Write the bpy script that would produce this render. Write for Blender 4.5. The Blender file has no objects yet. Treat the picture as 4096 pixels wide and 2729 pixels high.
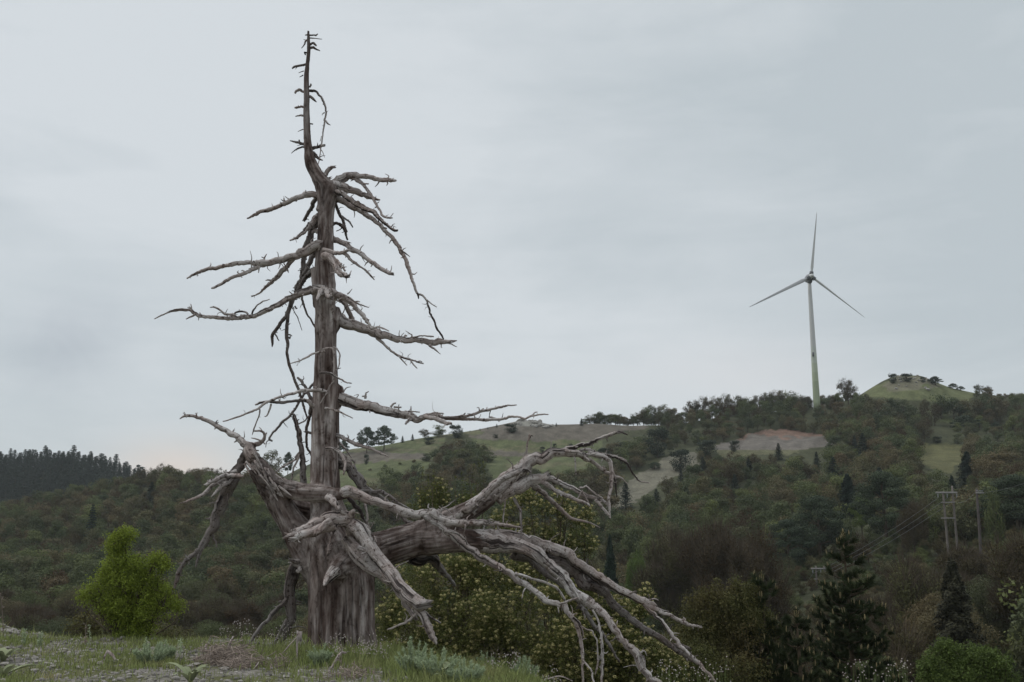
import bpy, math, random
import numpy as np
from mathutils import Vector, Matrix, noise, kdtree

# ---------------------------------------------------------------- camera
SC = bpy.context.scene
COL = SC.collection
F = 4096 * 35.0 / 36.0          # focal length in photo pixels
TH = math.radians(11.4)         # pitch up
CAMZ = 1.6
cam = bpy.data.objects.new('camera', bpy.data.cameras.new('camera'))
COL.objects.link(cam)
cam.data.lens = 35.0
cam.data.sensor_width = 36.0
cam.data.clip_start = 0.1
cam.data.clip_end = 8000
cam.location = (0, 0, CAMZ)
cam.rotation_euler = (math.pi / 2 + TH, 0, 0)
SC.camera = cam
SC.render.resolution_x = 1024
SC.render.resolution_y = 682

# ---------------------------------------------------------------- light
SC.view_settings.view_transform = 'Standard'
SC.view_settings.look = 'None'
SC.view_settings.exposure = 0.0
SC.view_settings.gamma = 1.0
SUN_EL, SUN_AZ = math.radians(48), math.radians(-75)     # azimuth from +Y towards +X
sd = bpy.data.lights.new('sun', 'SUN')
sd.energy = 0.9
sd.angle = math.radians(25)
sd.color = (1.0, 0.95, 0.9)
sun = bpy.data.objects.new('sun', sd)
COL.objects.link(sun)
_d = Vector((math.sin(SUN_AZ) * math.cos(SUN_EL), math.cos(SUN_AZ) * math.cos(SUN_EL), math.sin(SUN_EL)))
sun.rotation_euler = _d.to_track_quat('Z', 'Y').to_euler()
sun.location = _d * 50


def P(px, py, Y):
    """point at world depth Y seen at photo pixel (px,py)"""
    u = (px - 2048.0) / F
    v = -(py - 1364.5) / F
    t = Y / (math.cos(TH) - v * math.sin(TH))
    return Vector((u * t, Y, CAMZ + t * (math.sin(TH) + v * math.cos(TH))))


def proj(x, y, z):
    z = z - CAMZ
    fw = y * math.cos(TH) + z * math.sin(TH)
    up = -y * math.sin(TH) + z * math.cos(TH)
    return 2048 + F * x / fw, 1364.5 - F * up / fw


class NT:
    """tiny node helper"""
    def __init__(self, tree):
        self.t = tree
        tree.nodes.clear()

    def n(self, typ, **kw):
        nd = self.t.nodes.new(typ)
        for k, v in kw.items():
            if k.startswith('i_'):
                key = k[2:]
                key = int(key) if key.isdigit() else key.replace('_', ' ')
                nd.inputs[key].default_value = v
            else:
                setattr(nd, k, v)
        return nd

    def l(self, a, b):
        self.t.links.new(a, b)

    def math(self, op, a, b=None, c=None, clamp=False):
        nd = self.n('ShaderNodeMath', operation=op, use_clamp=clamp)
        for i, x in enumerate((a, b, c)):
            if x is None:
                continue
            if isinstance(x, (int, float)):
                nd.inputs[i].default_value = x
            else:
                self.l(x, nd.inputs[i])
        return nd.outputs[0]

    def mix(self, fac, a, b, mode='MIX'):
        nd = self.n('ShaderNodeMix', data_type='RGBA', blend_type=mode)
        for i, x in ((0, fac), (6, a), (7, b)):
            if isinstance(x, (int, float)):
                nd.inputs[i].default_value = x
            elif isinstance(x, (tuple, list)):
                nd.inputs[i].default_value = (*x[:3], 1)
            else:
                self.l(x, nd.inputs[i])
        return nd.outputs[2]

    def ramp(self, fac, stops):
        nd = self.n('ShaderNodeValToRGB')
        el = nd.color_ramp.elements
        while len(el) < len(stops):
            el.new(0.5)
        for e, (p, c) in zip(el, stops):
            e.position = p
            e.color = (*c[:3], 1) if isinstance(c, (tuple, list)) else (c, c, c, 1)
        self.l(fac, nd.inputs[0])
        return nd.outputs[0]

    def noise(self, vec, scale, detail=4, rough=0.5, dist=0.0):
        nd = self.n('ShaderNodeTexNoise', i_Scale=scale, i_Detail=detail, i_Roughness=rough, i_Distortion=dist)
        self.l(vec, nd.inputs['Vector'])
        return nd.outputs['Fac']

    def mapping(self, vec, scale=(1, 1, 1), loc=(0, 0, 0), rot=(0, 0, 0)):
        nd = self.n('ShaderNodeMapping')
        nd.inputs['Scale'].default_value = scale
        nd.inputs['Location'].default_value = loc
        nd.inputs['Rotation'].default_value = rot
        self.l(vec, nd.inputs['Vector'])
        return nd.outputs[0]


# ---- world: overcast sky
world = bpy.data.worlds.new('World')
SC.world = world
world.use_nodes = True
W = NT(world.node_tree)
out = W.n('ShaderNodeOutputWorld')
bg = W.n('ShaderNodeBackground')
bg.inputs['Strength'].default_value = 0.1
W.l(bg.outputs[0], out.inputs[0])
sky = W.n('ShaderNodeTexSky', sky_type='NISHITA')
sky.sun_disc = False
sky.sun_elevation = SUN_EL
sky.sun_rotation = SUN_AZ
tc = W.n('ShaderNodeTexCoord')
g = tc.outputs['Generated']
nz = W.noise(W.mapping(g, (1.3, 1.3, 3.2), (0.35, 0.1, 0.2)), 2.1, 8, 0.56, 0.35)
nz2 = W.noise(W.mapping(g, (1.0, 1.0, 6.0), (3.1, 0.4, 1.2)), 3.6, 8, 0.58, 0.5)
SKYL = 6.65
C1 = (SKYL * 1.035, SKYL * 1.10, SKYL * 1.145)     # light cloud
C2 = (SKYL * 0.80, SKYL * 0.885, SKYL * 0.935)    # darker blue-grey cloud


def sdir(px, py):
    return (P(px, py, 1) - Vector((0, 0, CAMZ))).normalized()


def blob(px, py, k, sx=1.0):
    d = sdir(px, py)
    dp = W.n('ShaderNodeVectorMath', operation='SUBTRACT')
    W.l(g, dp.inputs[0])
    dp.inputs[1].default_value = d
    ml = W.n('ShaderNodeVectorMath', operation='MULTIPLY')
    W.l(dp.outputs[0], ml.inputs[0])
    ml.inputs[1].default_value = (1 / sx, 1, 1)
    ln = W.n('ShaderNodeVectorMath', operation='DOT_PRODUCT')
    W.l(ml.outputs[0], ln.inputs[0])
    W.l(ml.outputs[0], ln.inputs[1])
    return W.math('EXPONENT', W.math('MULTIPLY', ln.outputs['Value'], -k))


fac = W.math('MULTIPLY', W.math('SUBTRACT', nz, 0.5), 2.3)
fac = W.math('ADD', fac, 0.52)
for (px, py, k, sx, amt) in ((1700, 450, 14, 1.6, -0.42), (500, 250, 14, 2.0, -0.30), (2900, 650, 18, 2.2, 0.34),
                             (3950, 1150, 20, 1.0, 0.30), (3700, 250, 22, 1.6, 0.10), (600, 1250, 30, 2.5, 0.22),
                             (3150, 1440, 190, 3.5, -0.55), (1600, 1650, 110, 4.0, -0.45), (3900, 400, 60, 1.5, -0.15)):
    fac = W.math('ADD', fac, W.math('MULTIPLY', blob(px, py, k, sx), amt))
fac = W.math('ADD', fac, W.math('MULTIPLY', W.math('SUBTRACT', nz2, 0.5), 1.1), clamp=True)
cloud = W.mix(fac, C1, C2)
# small dark wisp low on the left and a warm break over the left ridge
wn = W.noise(W.mapping(g, (1, 1, 1)), 22, 5, 0.6, 0.6)
wf = W.math('ADD', blob(230, 1420, 900, 1.5), W.math('MULTIPLY', blob(330, 1290, 1100, 1.6), 0.6))
wf = W.math('MULTIPLY', wf, W.math('MULTIPLY', wn, 1.2))
cloud = W.mix(W.math('MULTIPLY', wf, 0.65, clamp=True), cloud, (SKYL * 0.66, SKYL * 0.72, SKYL * 0.8))
cloud = W.mix(W.math('MULTIPLY', blob(690, 1885, 1300, 2.6), 0.6, clamp=True), cloud, (SKYL * 1.25, SKYL * 1.02, SKYL * 0.86))
cloud = W.mix(W.math('MULTIPLY', blob(3000, 1500, 900, 4.0), 0.45, clamp=True), cloud, (SKYL * 1.1, SKYL * 1.1, SKYL * 1.12))
both = W.mix(0.94, sky.outputs[0], cloud)
sz = W.n('ShaderNodeSeparateXYZ'); W.l(g, sz.inputs[0])
zen = W.math('MULTIPLY_ADD', W.math('MULTIPLY', W.math('SUBTRACT', sz.outputs[2], 0.52), 2.5, clamp=True), 0.9, 1.0)   # overcast sky: brightest overhead
cz = W.n('ShaderNodeCombineColor')
for i in range(3): W.l(zen, cz.inputs[i])
both = W.mix(1.0, both, cz.outputs[0], 'MULTIPLY')
low_ = W.math('MULTIPLY', W.math('SUBTRACT', -0.01, sz.outputs[2]), 12.0, clamp=True)
both = W.mix(low_, both, (0.35, 0.36, 0.30))                  # dark land below the horizon
W.l(both, bg.inputs['Color'])

# ---------------------------------------------------------------- mesh helpers
rng = np.random.default_rng(7)
random.seed(7)


def tag(o, label=None, cat=None, group=None, kind=None):
    if label: o['label'] = label
    if cat: o['category'] = cat
    if group: o['group'] = group
    if kind: o['kind'] = kind
    return o


def mesh(name, V, Fs, mats, midx=None, smooth=False, attrs=None):
    """V (n,3); Fs list of int arrays (m,k)"""
    me = bpy.data.meshes.new(name)
    V = np.asarray(V, dtype=np.float32)
    if not isinstance(Fs, (list, tuple)):
        Fs = [Fs]
    Fs = [np.asarray(f, dtype=np.int32) for f in Fs if len(f)]
    me.vertices.add(len(V))
    me.vertices.foreach_set('co', V.ravel())
    nl = sum(f.size for f in Fs)
    npoly = sum(len(f) for f in Fs)
    me.loops.add(nl)
    me.loops.foreach_set('vertex_index', np.concatenate([f.ravel() for f in Fs]))
    me.polygons.add(npoly)
    st = np.concatenate([[0]] + [np.full(len(f), f.shape[1]) for f in Fs]).cumsum()[:-1].astype(np.int32)
    me.polygons.foreach_set('loop_start', st)
    for m in (mats if isinstance(mats, (list, tuple)) else [mats]):
        me.materials.append(m)
    if midx is not None:
        me.polygons.foreach_set('material_index', np.asarray(midx, dtype=np.int32))
    if smooth:
        me.polygons.foreach_set('use_smooth', np.ones(npoly, dtype=bool))
    for k, (typ, dom, arr) in (attrs or {}).items():
        a = me.attributes.new(k, typ, dom)
        a.data.foreach_set({'FLOAT': 'value', 'FLOAT_VECTOR': 'vector', 'FLOAT_COLOR': 'color', 'INT': 'value'}[typ],
                           np.asarray(arr, dtype=np.int32 if typ == 'INT' else np.float32).ravel())
    me.update(calc_edges=True)
    me.validate()
    return me


def obj(name, me, parent=None, loc=(0, 0, 0), rz=0.0, sc=1.0):
    o = bpy.data.objects.new(name, me)
    COL.objects.link(o)
    o.location = loc
    o.rotation_euler = (0, 0, rz)
    o.scale = (sc, sc, sc) if isinstance(sc, (int, float)) else sc
    if parent: o.parent = parent
    return o


class Acc:
    """accumulates geometry of several pieces (material per piece)"""
    def __init__(self):
        self.V, self.T, self.Q, self.mt, self.mq, self.G, self.tint = [], [], [], [], [], [], []
        self.n = 0

    def add(self, V, Fq=None, Ft=None, mat=0, G=None, tint=None):
        V = np.asarray(V, dtype=np.float32)
        self.V.append(V)
        self.G.append(np.zeros_like(V) if G is None else np.asarray(G, dtype=np.float32))
        self.tint.append(np.full(len(V), 0.5, dtype=np.float32) if tint is None else np.asarray(tint, dtype=np.float32))
        if Fq is not None and len(Fq):
            self.Q.append(np.asarray(Fq) + self.n)
            self.mq.append(np.full(len(Fq), mat))
        if Ft is not None and len(Ft):
            self.T.append(np.asarray(Ft) + self.n)
            self.mt.append(np.full(len(Ft), mat))
        self.n += len(V)

    def build(self, name, mats, smooth=False):
        Fs, mi = [], []
        if self.Q:
            Fs.append(np.concatenate(self.Q)); mi += self.mq
        if self.T:
            Fs.append(np.concatenate(self.T)); mi += self.mt
        return mesh(name, np.concatenate(self.V), Fs, mats, np.concatenate(mi), smooth,
                    {'grain': ('FLOAT_VECTOR', 'POINT', np.concatenate(self.G)),
                     'tint': ('FLOAT', 'POINT', np.concatenate(self.tint))})


def catmull(pts, rad, step):
    pts = np.asarray(pts, dtype=float)
    rad = np.asarray(rad, dtype=float)
    if len(pts) == 2:
        pts = np.array([pts[0], (pts[0] + pts[1]) / 2, pts[1]])
        rad = np.array([rad[0], (rad[0] + rad[1]) / 2, rad[1]])
    A = np.vstack([2 * pts[0] - pts[1], pts, 2 * pts[-1] - pts[-2]])
    R = np.concatenate([[rad[0]], rad, [rad[-1]]])
    op, orr = [], []
    for i in range(1, len(A) - 2):
        L = np.linalg.norm(A[i + 1] - A[i])
        m = max(1, int(math.ceil(L / step(max(R[i], R[i + 1])))))
        for j in range(m):
            t = j / m
            p = 0.5 * ((2 * A[i]) + (-A[i - 1] + A[i + 1]) * t + (2 * A[i - 1] - 5 * A[i] + 4 * A[i + 1] - A[i + 2]) * t * t
                       + (-A[i - 1] + 3 * A[i] - 3 * A[i + 1] + A[i + 2]) * t ** 3)
            op.append(p)
            orr.append(R[i] * (1 - t) + R[i + 1] * t)
    op.append(A[-2]); orr.append(R[-2])
    return np.array(op), np.array(orr)


def tube(acc, pts, rad, seg=8, mat=0, rough=0.0, step=None, kink=0.0, seed=0, rawend=False):
    """tapered tube with fibre coordinates; returns the sampled centre line"""
    step = step or (lambda r: max(r * 1.1, 0.012))
    C, R = catmull(pts, rad, step)
    n = len(C)
    if kink:
        for i in range(1, n - 1):
            q = Vector(C[i]) * (0.9 / max(R[i], 0.01) * 0.16) + Vector((seed, 0, 0))
            C[i] += np.array(noise.noise_vector(q)) * R[i] * kink
    T = np.gradient(C, axis=0)
    T /= np.linalg.norm(T, axis=1)[:, None] + 1e-9
    up = np.array([0, 1, 0]) if abs(T[0][1]) < 0.8 else np.array([1, 0, 0])
    N = np.zeros_like(C)
    v = up - T[0] * up.dot(T[0])
    N[0] = v / np.linalg.norm(v)
    for i in range(1, n):
        v = N[i - 1] - T[i] * N[i - 1].dot(T[i])
        N[i] = v / (np.linalg.norm(v) + 1e-9)
    B = np.cross(T, N)
    S = np.concatenate([[0], np.cumsum(np.linalg.norm(np.diff(C, axis=0), axis=1))])
    a = np.linspace(0, 2 * math.pi, seg, endpoint=False)
    ca, sa = np.cos(a), np.sin(a)
    RR = np.repeat(R[:, None], seg, 1)
    if rough:
        for i in range(n):
            for j in range(seg):
                q = Vector((ca[j] * 1.3 + seed * 3.1, sa[j] * 1.3, S[i] / max(R[i], 0.02) * 0.28))
                RR[i, j] *= 1 + rough * (noise.noise(q) + 0.5 * noise.noise(q * 2.7))
    V = C[:, None, :] + RR[:, :, None] * (ca[None, :, None] * N[:, None, :] + sa[None, :, None] * B[:, None, :])
    G = np.stack([RR * ca[None, :], RR * sa[None, :], np.repeat(S[:, None], seg, 1) + seed * 1.7], axis=2)
    V = V.reshape(-1, 3)
    G = G.reshape(-1, 3)
    i0 = (np.arange(n - 1)[:, None] * seg + np.arange(seg)[None, :])
    j1 = (np.arange(n - 1)[:, None] * seg + (np.arange(seg)[None, :] + 1) % seg)
    Q = np.stack([i0, j1, j1 + seg, i0 + seg], axis=2).reshape(-1, 4)
    if rawend and seg >= 5:                       # splintered end: alternate long and short slivers
        last = (n - 1) * seg
        for j in range(seg):
            V[last + j] += T[-1] * R[-1] * random.uniform(0.2, 2.6) - (V[last + j] - C[-1]) * 0.25
    V = np.vstack([V, C[0], C[-1]])
    G = np.vstack([G, [0, 0, seed * 1.7], [0, 0, S[-1] + seed * 1.7]])
    k = n * seg
    ar = np.arange(seg)
    T3 = np.vstack([np.stack([np.full(seg, k), (ar + 1) % seg, ar], 1),
                    np.stack([np.full(seg, k + 1), (n - 1) * seg + ar, (n - 1) * seg + (ar + 1) % seg], 1)])
    acc.add(V, Q, T3, mat, G, np.full(len(V), random.random()))
    tube.frame = (C, R, T, N, B, S)
    return C, R, T


def leaves(acc, C, Nrm, size, aspect=0.5, mat=0, tint=None, r=None, fold=0.0):
    """rhombic leaf faces at centres C facing about Nrm"""
    r = r or rng
    n = len(C)
    C = np.asarray(C, dtype=np.float32)
    size = np.broadcast_to(np.asarray(size, dtype=np.float32), (n,))
    Nn = Nrm / (np.linalg.norm(Nrm, axis=1)[:, None] + 1e-9)
    a = r.normal(size=(n, 3))
    a -= Nn * (a * Nn).sum(1)[:, None]
    a /= np.linalg.norm(a, axis=1)[:, None] + 1e-9
    b = np.cross(Nn, a)
    L = a * size[:, None] * 0.5
    Wd = b * size[:, None] * 0.5 * aspect
    V = np.stack([C - L, C + Wd + L * 0.15, C + L, C - Wd + L * 0.15], axis=1).reshape(-1, 3)
    Q = np.arange(4 * n).reshape(-1, 4)
    if tint is None:
        tint = r.random(n)
    acc.add(V, Q, None, mat, None, np.repeat(tint, 4))


def needles(acc, C, D, length, width, mat=0, tint=None, r=None):
    """thin triangles from C along D"""
    r = r or rng
    n = len(C)
    D = D / (np.linalg.norm(D, axis=1)[:, None] + 1e-9)
    s = np.cross(D, r.normal(size=(n, 3)))
    s /= np.linalg.norm(s, axis=1)[:, None] + 1e-9
    length = np.broadcast_to(length, (n,))[:, None]
    width = np.broadcast_to(width, (n,))[:, None]
    V = np.stack([C - s * width / 2, C + s * width / 2, C + D * length], axis=1).reshape(-1, 3)
    if tint is None:
        tint = r.random(n)
    acc.add(V, None, np.arange(3 * n).reshape(-1, 3), mat, None, np.repeat(tint, 3))


def copy_tree(o, parent=None):
    c = o.copy()
    COL.objects.link(c)
    c.parent = parent
    for ch in list(o.children):
        copy_tree(ch, c)
    return c


# ---------------------------------------------------------------- materials
def newmat(name):
    m = bpy.data.materials.new(name)
    m.use_nodes = True
    return m, NT(m.node_tree)


def finish(M, col, rough=0.85, spec=0.2, bump=None, bstr=0.5, bdist=0.02, trans=0.0):
    o = M.n('ShaderNodeOutputMaterial')
    p = M.n('ShaderNodeBsdfPrincipled')
    p.inputs['Roughness'].default_value = rough
    p.inputs['Specular IOR Level'].default_value = spec
    if isinstance(col, (tuple, list)):
        p.inputs['Base Color'].default_value = (*col[:3], 1)
    else:
        M.l(col, p.inputs['Base Color'])
    if bump is not None:
        b = M.n('ShaderNodeBump')
        b.inputs['Strength'].default_value = bstr
        b.inputs['Distance'].default_value = bdist
        M.l(bump, b.inputs['Height'])
        M.l(b.outputs[0], p.inputs['Normal'])
    if trans > 0:
        t = M.n('ShaderNodeBsdfTranslucent')
        if isinstance(col, (tuple, list)):
            t.inputs[0].default_value = (*col[:3], 1)
        else:
            M.l(col, t.inputs[0])
        mx = M.n('ShaderNodeMixShader')
        mx.inputs[0].default_value = trans
        M.l(p.outputs[0], mx.inputs[1])
        M.l(t.outputs[0], mx.inputs[2])
        M.l(mx.outputs[0], o.inputs[0])
    else:
        M.l(p.outputs[0], o.inputs[0])


def wood_material(name, pale=1.0, cr=.04):
    m, M = newmat(name)
    at = M.n('ShaderNodeAttribute', attribute_name='grain')
    gv = at.outputs['Vector']
    fib = M.noise(M.mapping(gv, (22, 22, 1.1)), 1.0, 5, 0.6, 0.5)
    fib2 = M.noise(M.mapping(gv, (75, 75, 3.0)), 1.0, 3, 0.6, 0.3)
    geo = M.n('ShaderNodeTexCoord')
    pat = M.noise(M.mapping(geo.outputs['Object'], (1, 1, 0.6)), 2.3, 4, 0.6, 0.3)
    crack = M.noise(M.mapping(gv, (9, 9, 0.55)), 1.0, 3, 0.55, 1.0)
    crackm = M.ramp(crack, [(0.28 + cr, 0.0), (0.38 + cr, 1.0)])
    col = M.ramp(fib, [(0.25, (0.185, 0.158, 0.147)), (0.5, (0.35, 0.32, 0.307)), (0.74, (0.53, 0.50, 0.487))])
    red = M.ramp(pat, [(0.35, (0.72, 0.62, 0.58)), (0.6, (1.0, 0.985, 0.97))])
    col = M.mix(1.0, col, red, 'MULTIPLY')
    f2 = M.ramp(fib2, [(0.3, 0.72), (0.6, 1.05)])
    col = M.mix(1.0, col, f2, 'MULTIPLY')
    fl = M.noise(M.mapping(geo.outputs['Object'], (1, 1, 1)), 17.0, 4, 0.7, 0.4)
    col = M.mix(1.0, col, M.ramp(fl, [(0.36, (0.26, 0.21, 0.19)), (0.47, (1.0, 1.0, 1.0))]), 'MULTIPLY')
    col = M.mix(crackm, (0.035, 0.027, 0.025), col)
    col = M.mix(1.0, col, (pale, pale, pale), 'MULTIPLY')
    h = M.math('ADD', M.math('MULTIPLY', fib, 1.0), M.math('MULTIPLY', fib2, 0.5))
    h = M.math('ADD', h, M.math('MULTIPLY', crackm, 1.2))
    finish(M, col, 0.85, 0.15, h, 0.9, 0.02)
    return m


def leaf_material(name, stops, trans=0.25, tintamt=0.55, objrand=True, posscale=0.05, posamt=0.5, LF=1.0):
    """stops: ramp over per-tree random and position noise"""
    m, M = newmat(name)
    fac = None
    geo = M.n('ShaderNodeNewGeometry')
    pn = M.noise(geo.outputs['Position'], posscale, 2, 0.5)
    pn = M.math('MULTIPLY', M.math('SUBTRACT', pn, 0.5), posamt * 2)
    if objrand:
        oi = M.n('ShaderNodeObjectInfo')
        fac = M.math('ADD', oi.outputs['Random'], pn, clamp=True)
    else:
        fac = M.math('ADD', 0.5, pn, clamp=True)
    col = M.ramp(fac, stops)
    at = M.n('ShaderNodeAttribute', attribute_name='tint')
    tv = M.math('MULTIPLY_ADD', at.outputs['Fac'], tintamt * 2, 1 - tintamt)
    cmb = M.n('ShaderNodeCombineColor')
    for i in range(3):
        M.l(tv, cmb.inputs[i])
    col = M.mix(1.0, col, cmb.outputs[0], 'MULTIPLY')
    finish(M, M.mix(1.0, col, (LF, LF, LF), 'MULTIPLY'), 0.7, 0.15, trans=trans)
    return m


def plain(name, c, rough=0.8, var=0.25, scale=8, spec=0.2):
    m, M = newmat(name)
    tc = M.n('ShaderNodeTexCoord')
    nz = M.noise(tc.outputs['Object'], scale, 4, 0.6)
    f = M.ramp(nz, [(0.3, 1 - var), (0.7, 1 + var * 0.6)])
    col = M.mix(1.0, c, f, 'MULTIPLY')
    finish(M, col, rough, spec)
    return m


WOOD = wood_material('weathered_wood', 1.28, .06)


def trunk_material():
    m, M = newmat('stained_trunk_wood')
    f = M.n('ShaderNodeAttribute', attribute_name='fib').outputs['Fac']
    c = M.n('ShaderNodeAttribute', attribute_name='crk').outputs['Fac']
    gv = M.n('ShaderNodeAttribute', attribute_name='grain').outputs['Vector']
    oc = M.n('ShaderNodeTexCoord').outputs['Object']
    fine = M.noise(M.mapping(gv, (95, 95, 4.0)), 1.0, 3, 0.6, 0.3)
    pat = M.noise(M.mapping(oc, (1, 1, .35)), 3.2, 5, 0.62, 0.8)
    blot = M.noise(M.mapping(oc, (1, 1, .8)), 1.3, 4, 0.6, 0.5)
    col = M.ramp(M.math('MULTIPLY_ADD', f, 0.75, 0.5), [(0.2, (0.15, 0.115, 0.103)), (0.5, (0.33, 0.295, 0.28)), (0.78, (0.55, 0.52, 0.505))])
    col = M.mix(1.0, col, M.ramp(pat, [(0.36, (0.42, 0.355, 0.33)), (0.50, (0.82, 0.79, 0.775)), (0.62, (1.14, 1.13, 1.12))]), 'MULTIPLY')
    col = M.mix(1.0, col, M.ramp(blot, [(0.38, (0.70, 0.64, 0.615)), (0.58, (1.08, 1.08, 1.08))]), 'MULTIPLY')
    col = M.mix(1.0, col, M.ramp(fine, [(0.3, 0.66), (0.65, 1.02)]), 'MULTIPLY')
    kn = M.noise(M.mapping(oc, (1, 1, .7)), 9.0, 5, .7, .6)
    col = M.mix(1.0, col, M.ramp(kn, [(0.34, (.38, .325, .30)), (0.46, (.92, .905, .90)), (.66, (1.14, 1.14, 1.14))]), 'MULTIPLY')
    sx_ = M.n('ShaderNodeSeparateXYZ'); M.l(oc, sx_.inputs[0])
    top = M.math('MULTIPLY', M.math('SUBTRACT', M.math('MULTIPLY_ADD', M.math('SUBTRACT', pat, .5), 6.0, sx_.outputs[2]), 8.6), 0.9, clamp=True)   # old dark bark still clings to the leader
    col = M.mix(M.math('MULTIPLY', top, .75), col, (0.085, 0.068, 0.060))
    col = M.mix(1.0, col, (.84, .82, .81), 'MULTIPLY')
    col = M.mix(M.math('MULTIPLY', c, .85), col, (0.030, 0.022, 0.020))
    h = M.math('ADD', M.math('MULTIPLY', fine, .5), f)
    finish(M, col, 0.88, 0.12, h, 0.7, 0.012)
    return m


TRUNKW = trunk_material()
DARKW = wood_material('bark_covered_wood', .62, .05)
BARK = plain('bark', (0.088, 0.068, 0.046), 0.9, 0.4, 12)
TREE_STOPS = [(0.0, (0.125, 0.094, 0.050)), (0.18, (0.122, 0.112, 0.054)), (0.3, (0.066, 0.078, 0.038)), (0.42, (0.104, 0.120, 0.048)),
              (0.55, (0.060, 0.074, 0.038)), (0.66, (0.136, 0.152, 0.054)), (0.78, (0.072, 0.088, 0.042)), (0.9, (0.128, 0.104, 0.058)), (1.0, (0.096, 0.110, 0.052))]
LEAF_FAR = leaf_material('hillside_foliage', TREE_STOPS, .25, .5, True, .03, .25, .96)
LEAF_BROWN = leaf_material('budding_twig_foliage', [(0.0, (0.098, 0.062, 0.030)), (0.35, (0.070, 0.052, 0.026)), (0.6, (0.104, 0.084, 0.040)),
                                                    (1.0, (0.088, 0.088, 0.036))], LF=.78)
LEAF_FIR = leaf_material('fir_needles', [(0.0, (0.014, 0.026, 0.019)), (1.0, (0.022, 0.036, 0.024))], 0.1, 0.5)
LEAF_PINE = leaf_material('pine_needles', [(0.0, (0.038, 0.052, 0.032)), (1.0, (0.052, 0.068, 0.036))], 0.1, 0.5)
LEAF_NPINE = leaf_material('young_pine_needles', [(0.0, (0.030, 0.040, 0.019)), (1.0, (0.054, 0.068, 0.029))], 0.15, 0.5, posscale=0.6)
LEAF_BRIGHT = leaf_material('fresh_green_leaves', [(0.0, (0.175, 0.225, 0.036)), (1.0, (0.285, 0.340, 0.060))], 0.35, 0.5, False, 1.5)
LEAF_OLIVE = leaf_material('shrub_leaves', [(0.0, (0.080, 0.100, 0.028)), (0.5, (0.110, 0.122, 0.036)), (1.0, (0.140, 0.140, 0.044))],
                           0.3, 0.5, False, 1.2)
LEAF_MIXED = leaf_material('bush_leaves', [(0.0, (0.115, 0.072, 0.036)), (0.5, (0.100, 0.098, 0.036)), (1.0, (0.095, 0.118, 0.038))],
                           0.3, 0.5, False, 0.8)
FLOWER = leaf_material('flower_clusters', [(0.0, (0.36, 0.31, 0.13)), (1.0, (0.52, 0.47, 0.24))], 0.2, 0.4, False, 1.5)
CANDLE = plain('pine_candle', (0.25, 0.20, 0.105), 0.8, 0.2)
GRASSM = leaf_material('grass_blades', [(0.0, (0.34, 0.29, 0.16)), (0.35, (0.25, 0.27, 0.11)), (1.0, (0.19, 0.24, 0.075))],
                       0.35, 0.45, False, 1.4, 0.8)
HERBM = leaf_material('grey_green_herb', [(0.0, (0.29, 0.35, 0.22)), (1.0, (0.40, 0.45, 0.30))], 0.3, 0.35, False, 2.0)
PALELEAF = leaf_material('pale_felted_leaves', [(0.0, (0.21, 0.235, 0.13)), (1.0, (0.27, 0.29, 0.17))], 0.2, 0.3, False, 3.0)
WHITEP = leaf_material('white_petals', [(0.0, (0.48, 0.38, 0.36)), (1.0, (0.66, 0.62, 0.60))], 0.3, 0.25, False, 3.0)
DRYM = leaf_material('dry_stems', [(0.0, (0.20, 0.155, 0.125)), (1.0, (0.33, 0.27, 0.23))], 0.0, 0.4, False, 2.0)
STEMM = plain('green_stem', (0.13, 0.17, 0.06), 0.8)

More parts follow.
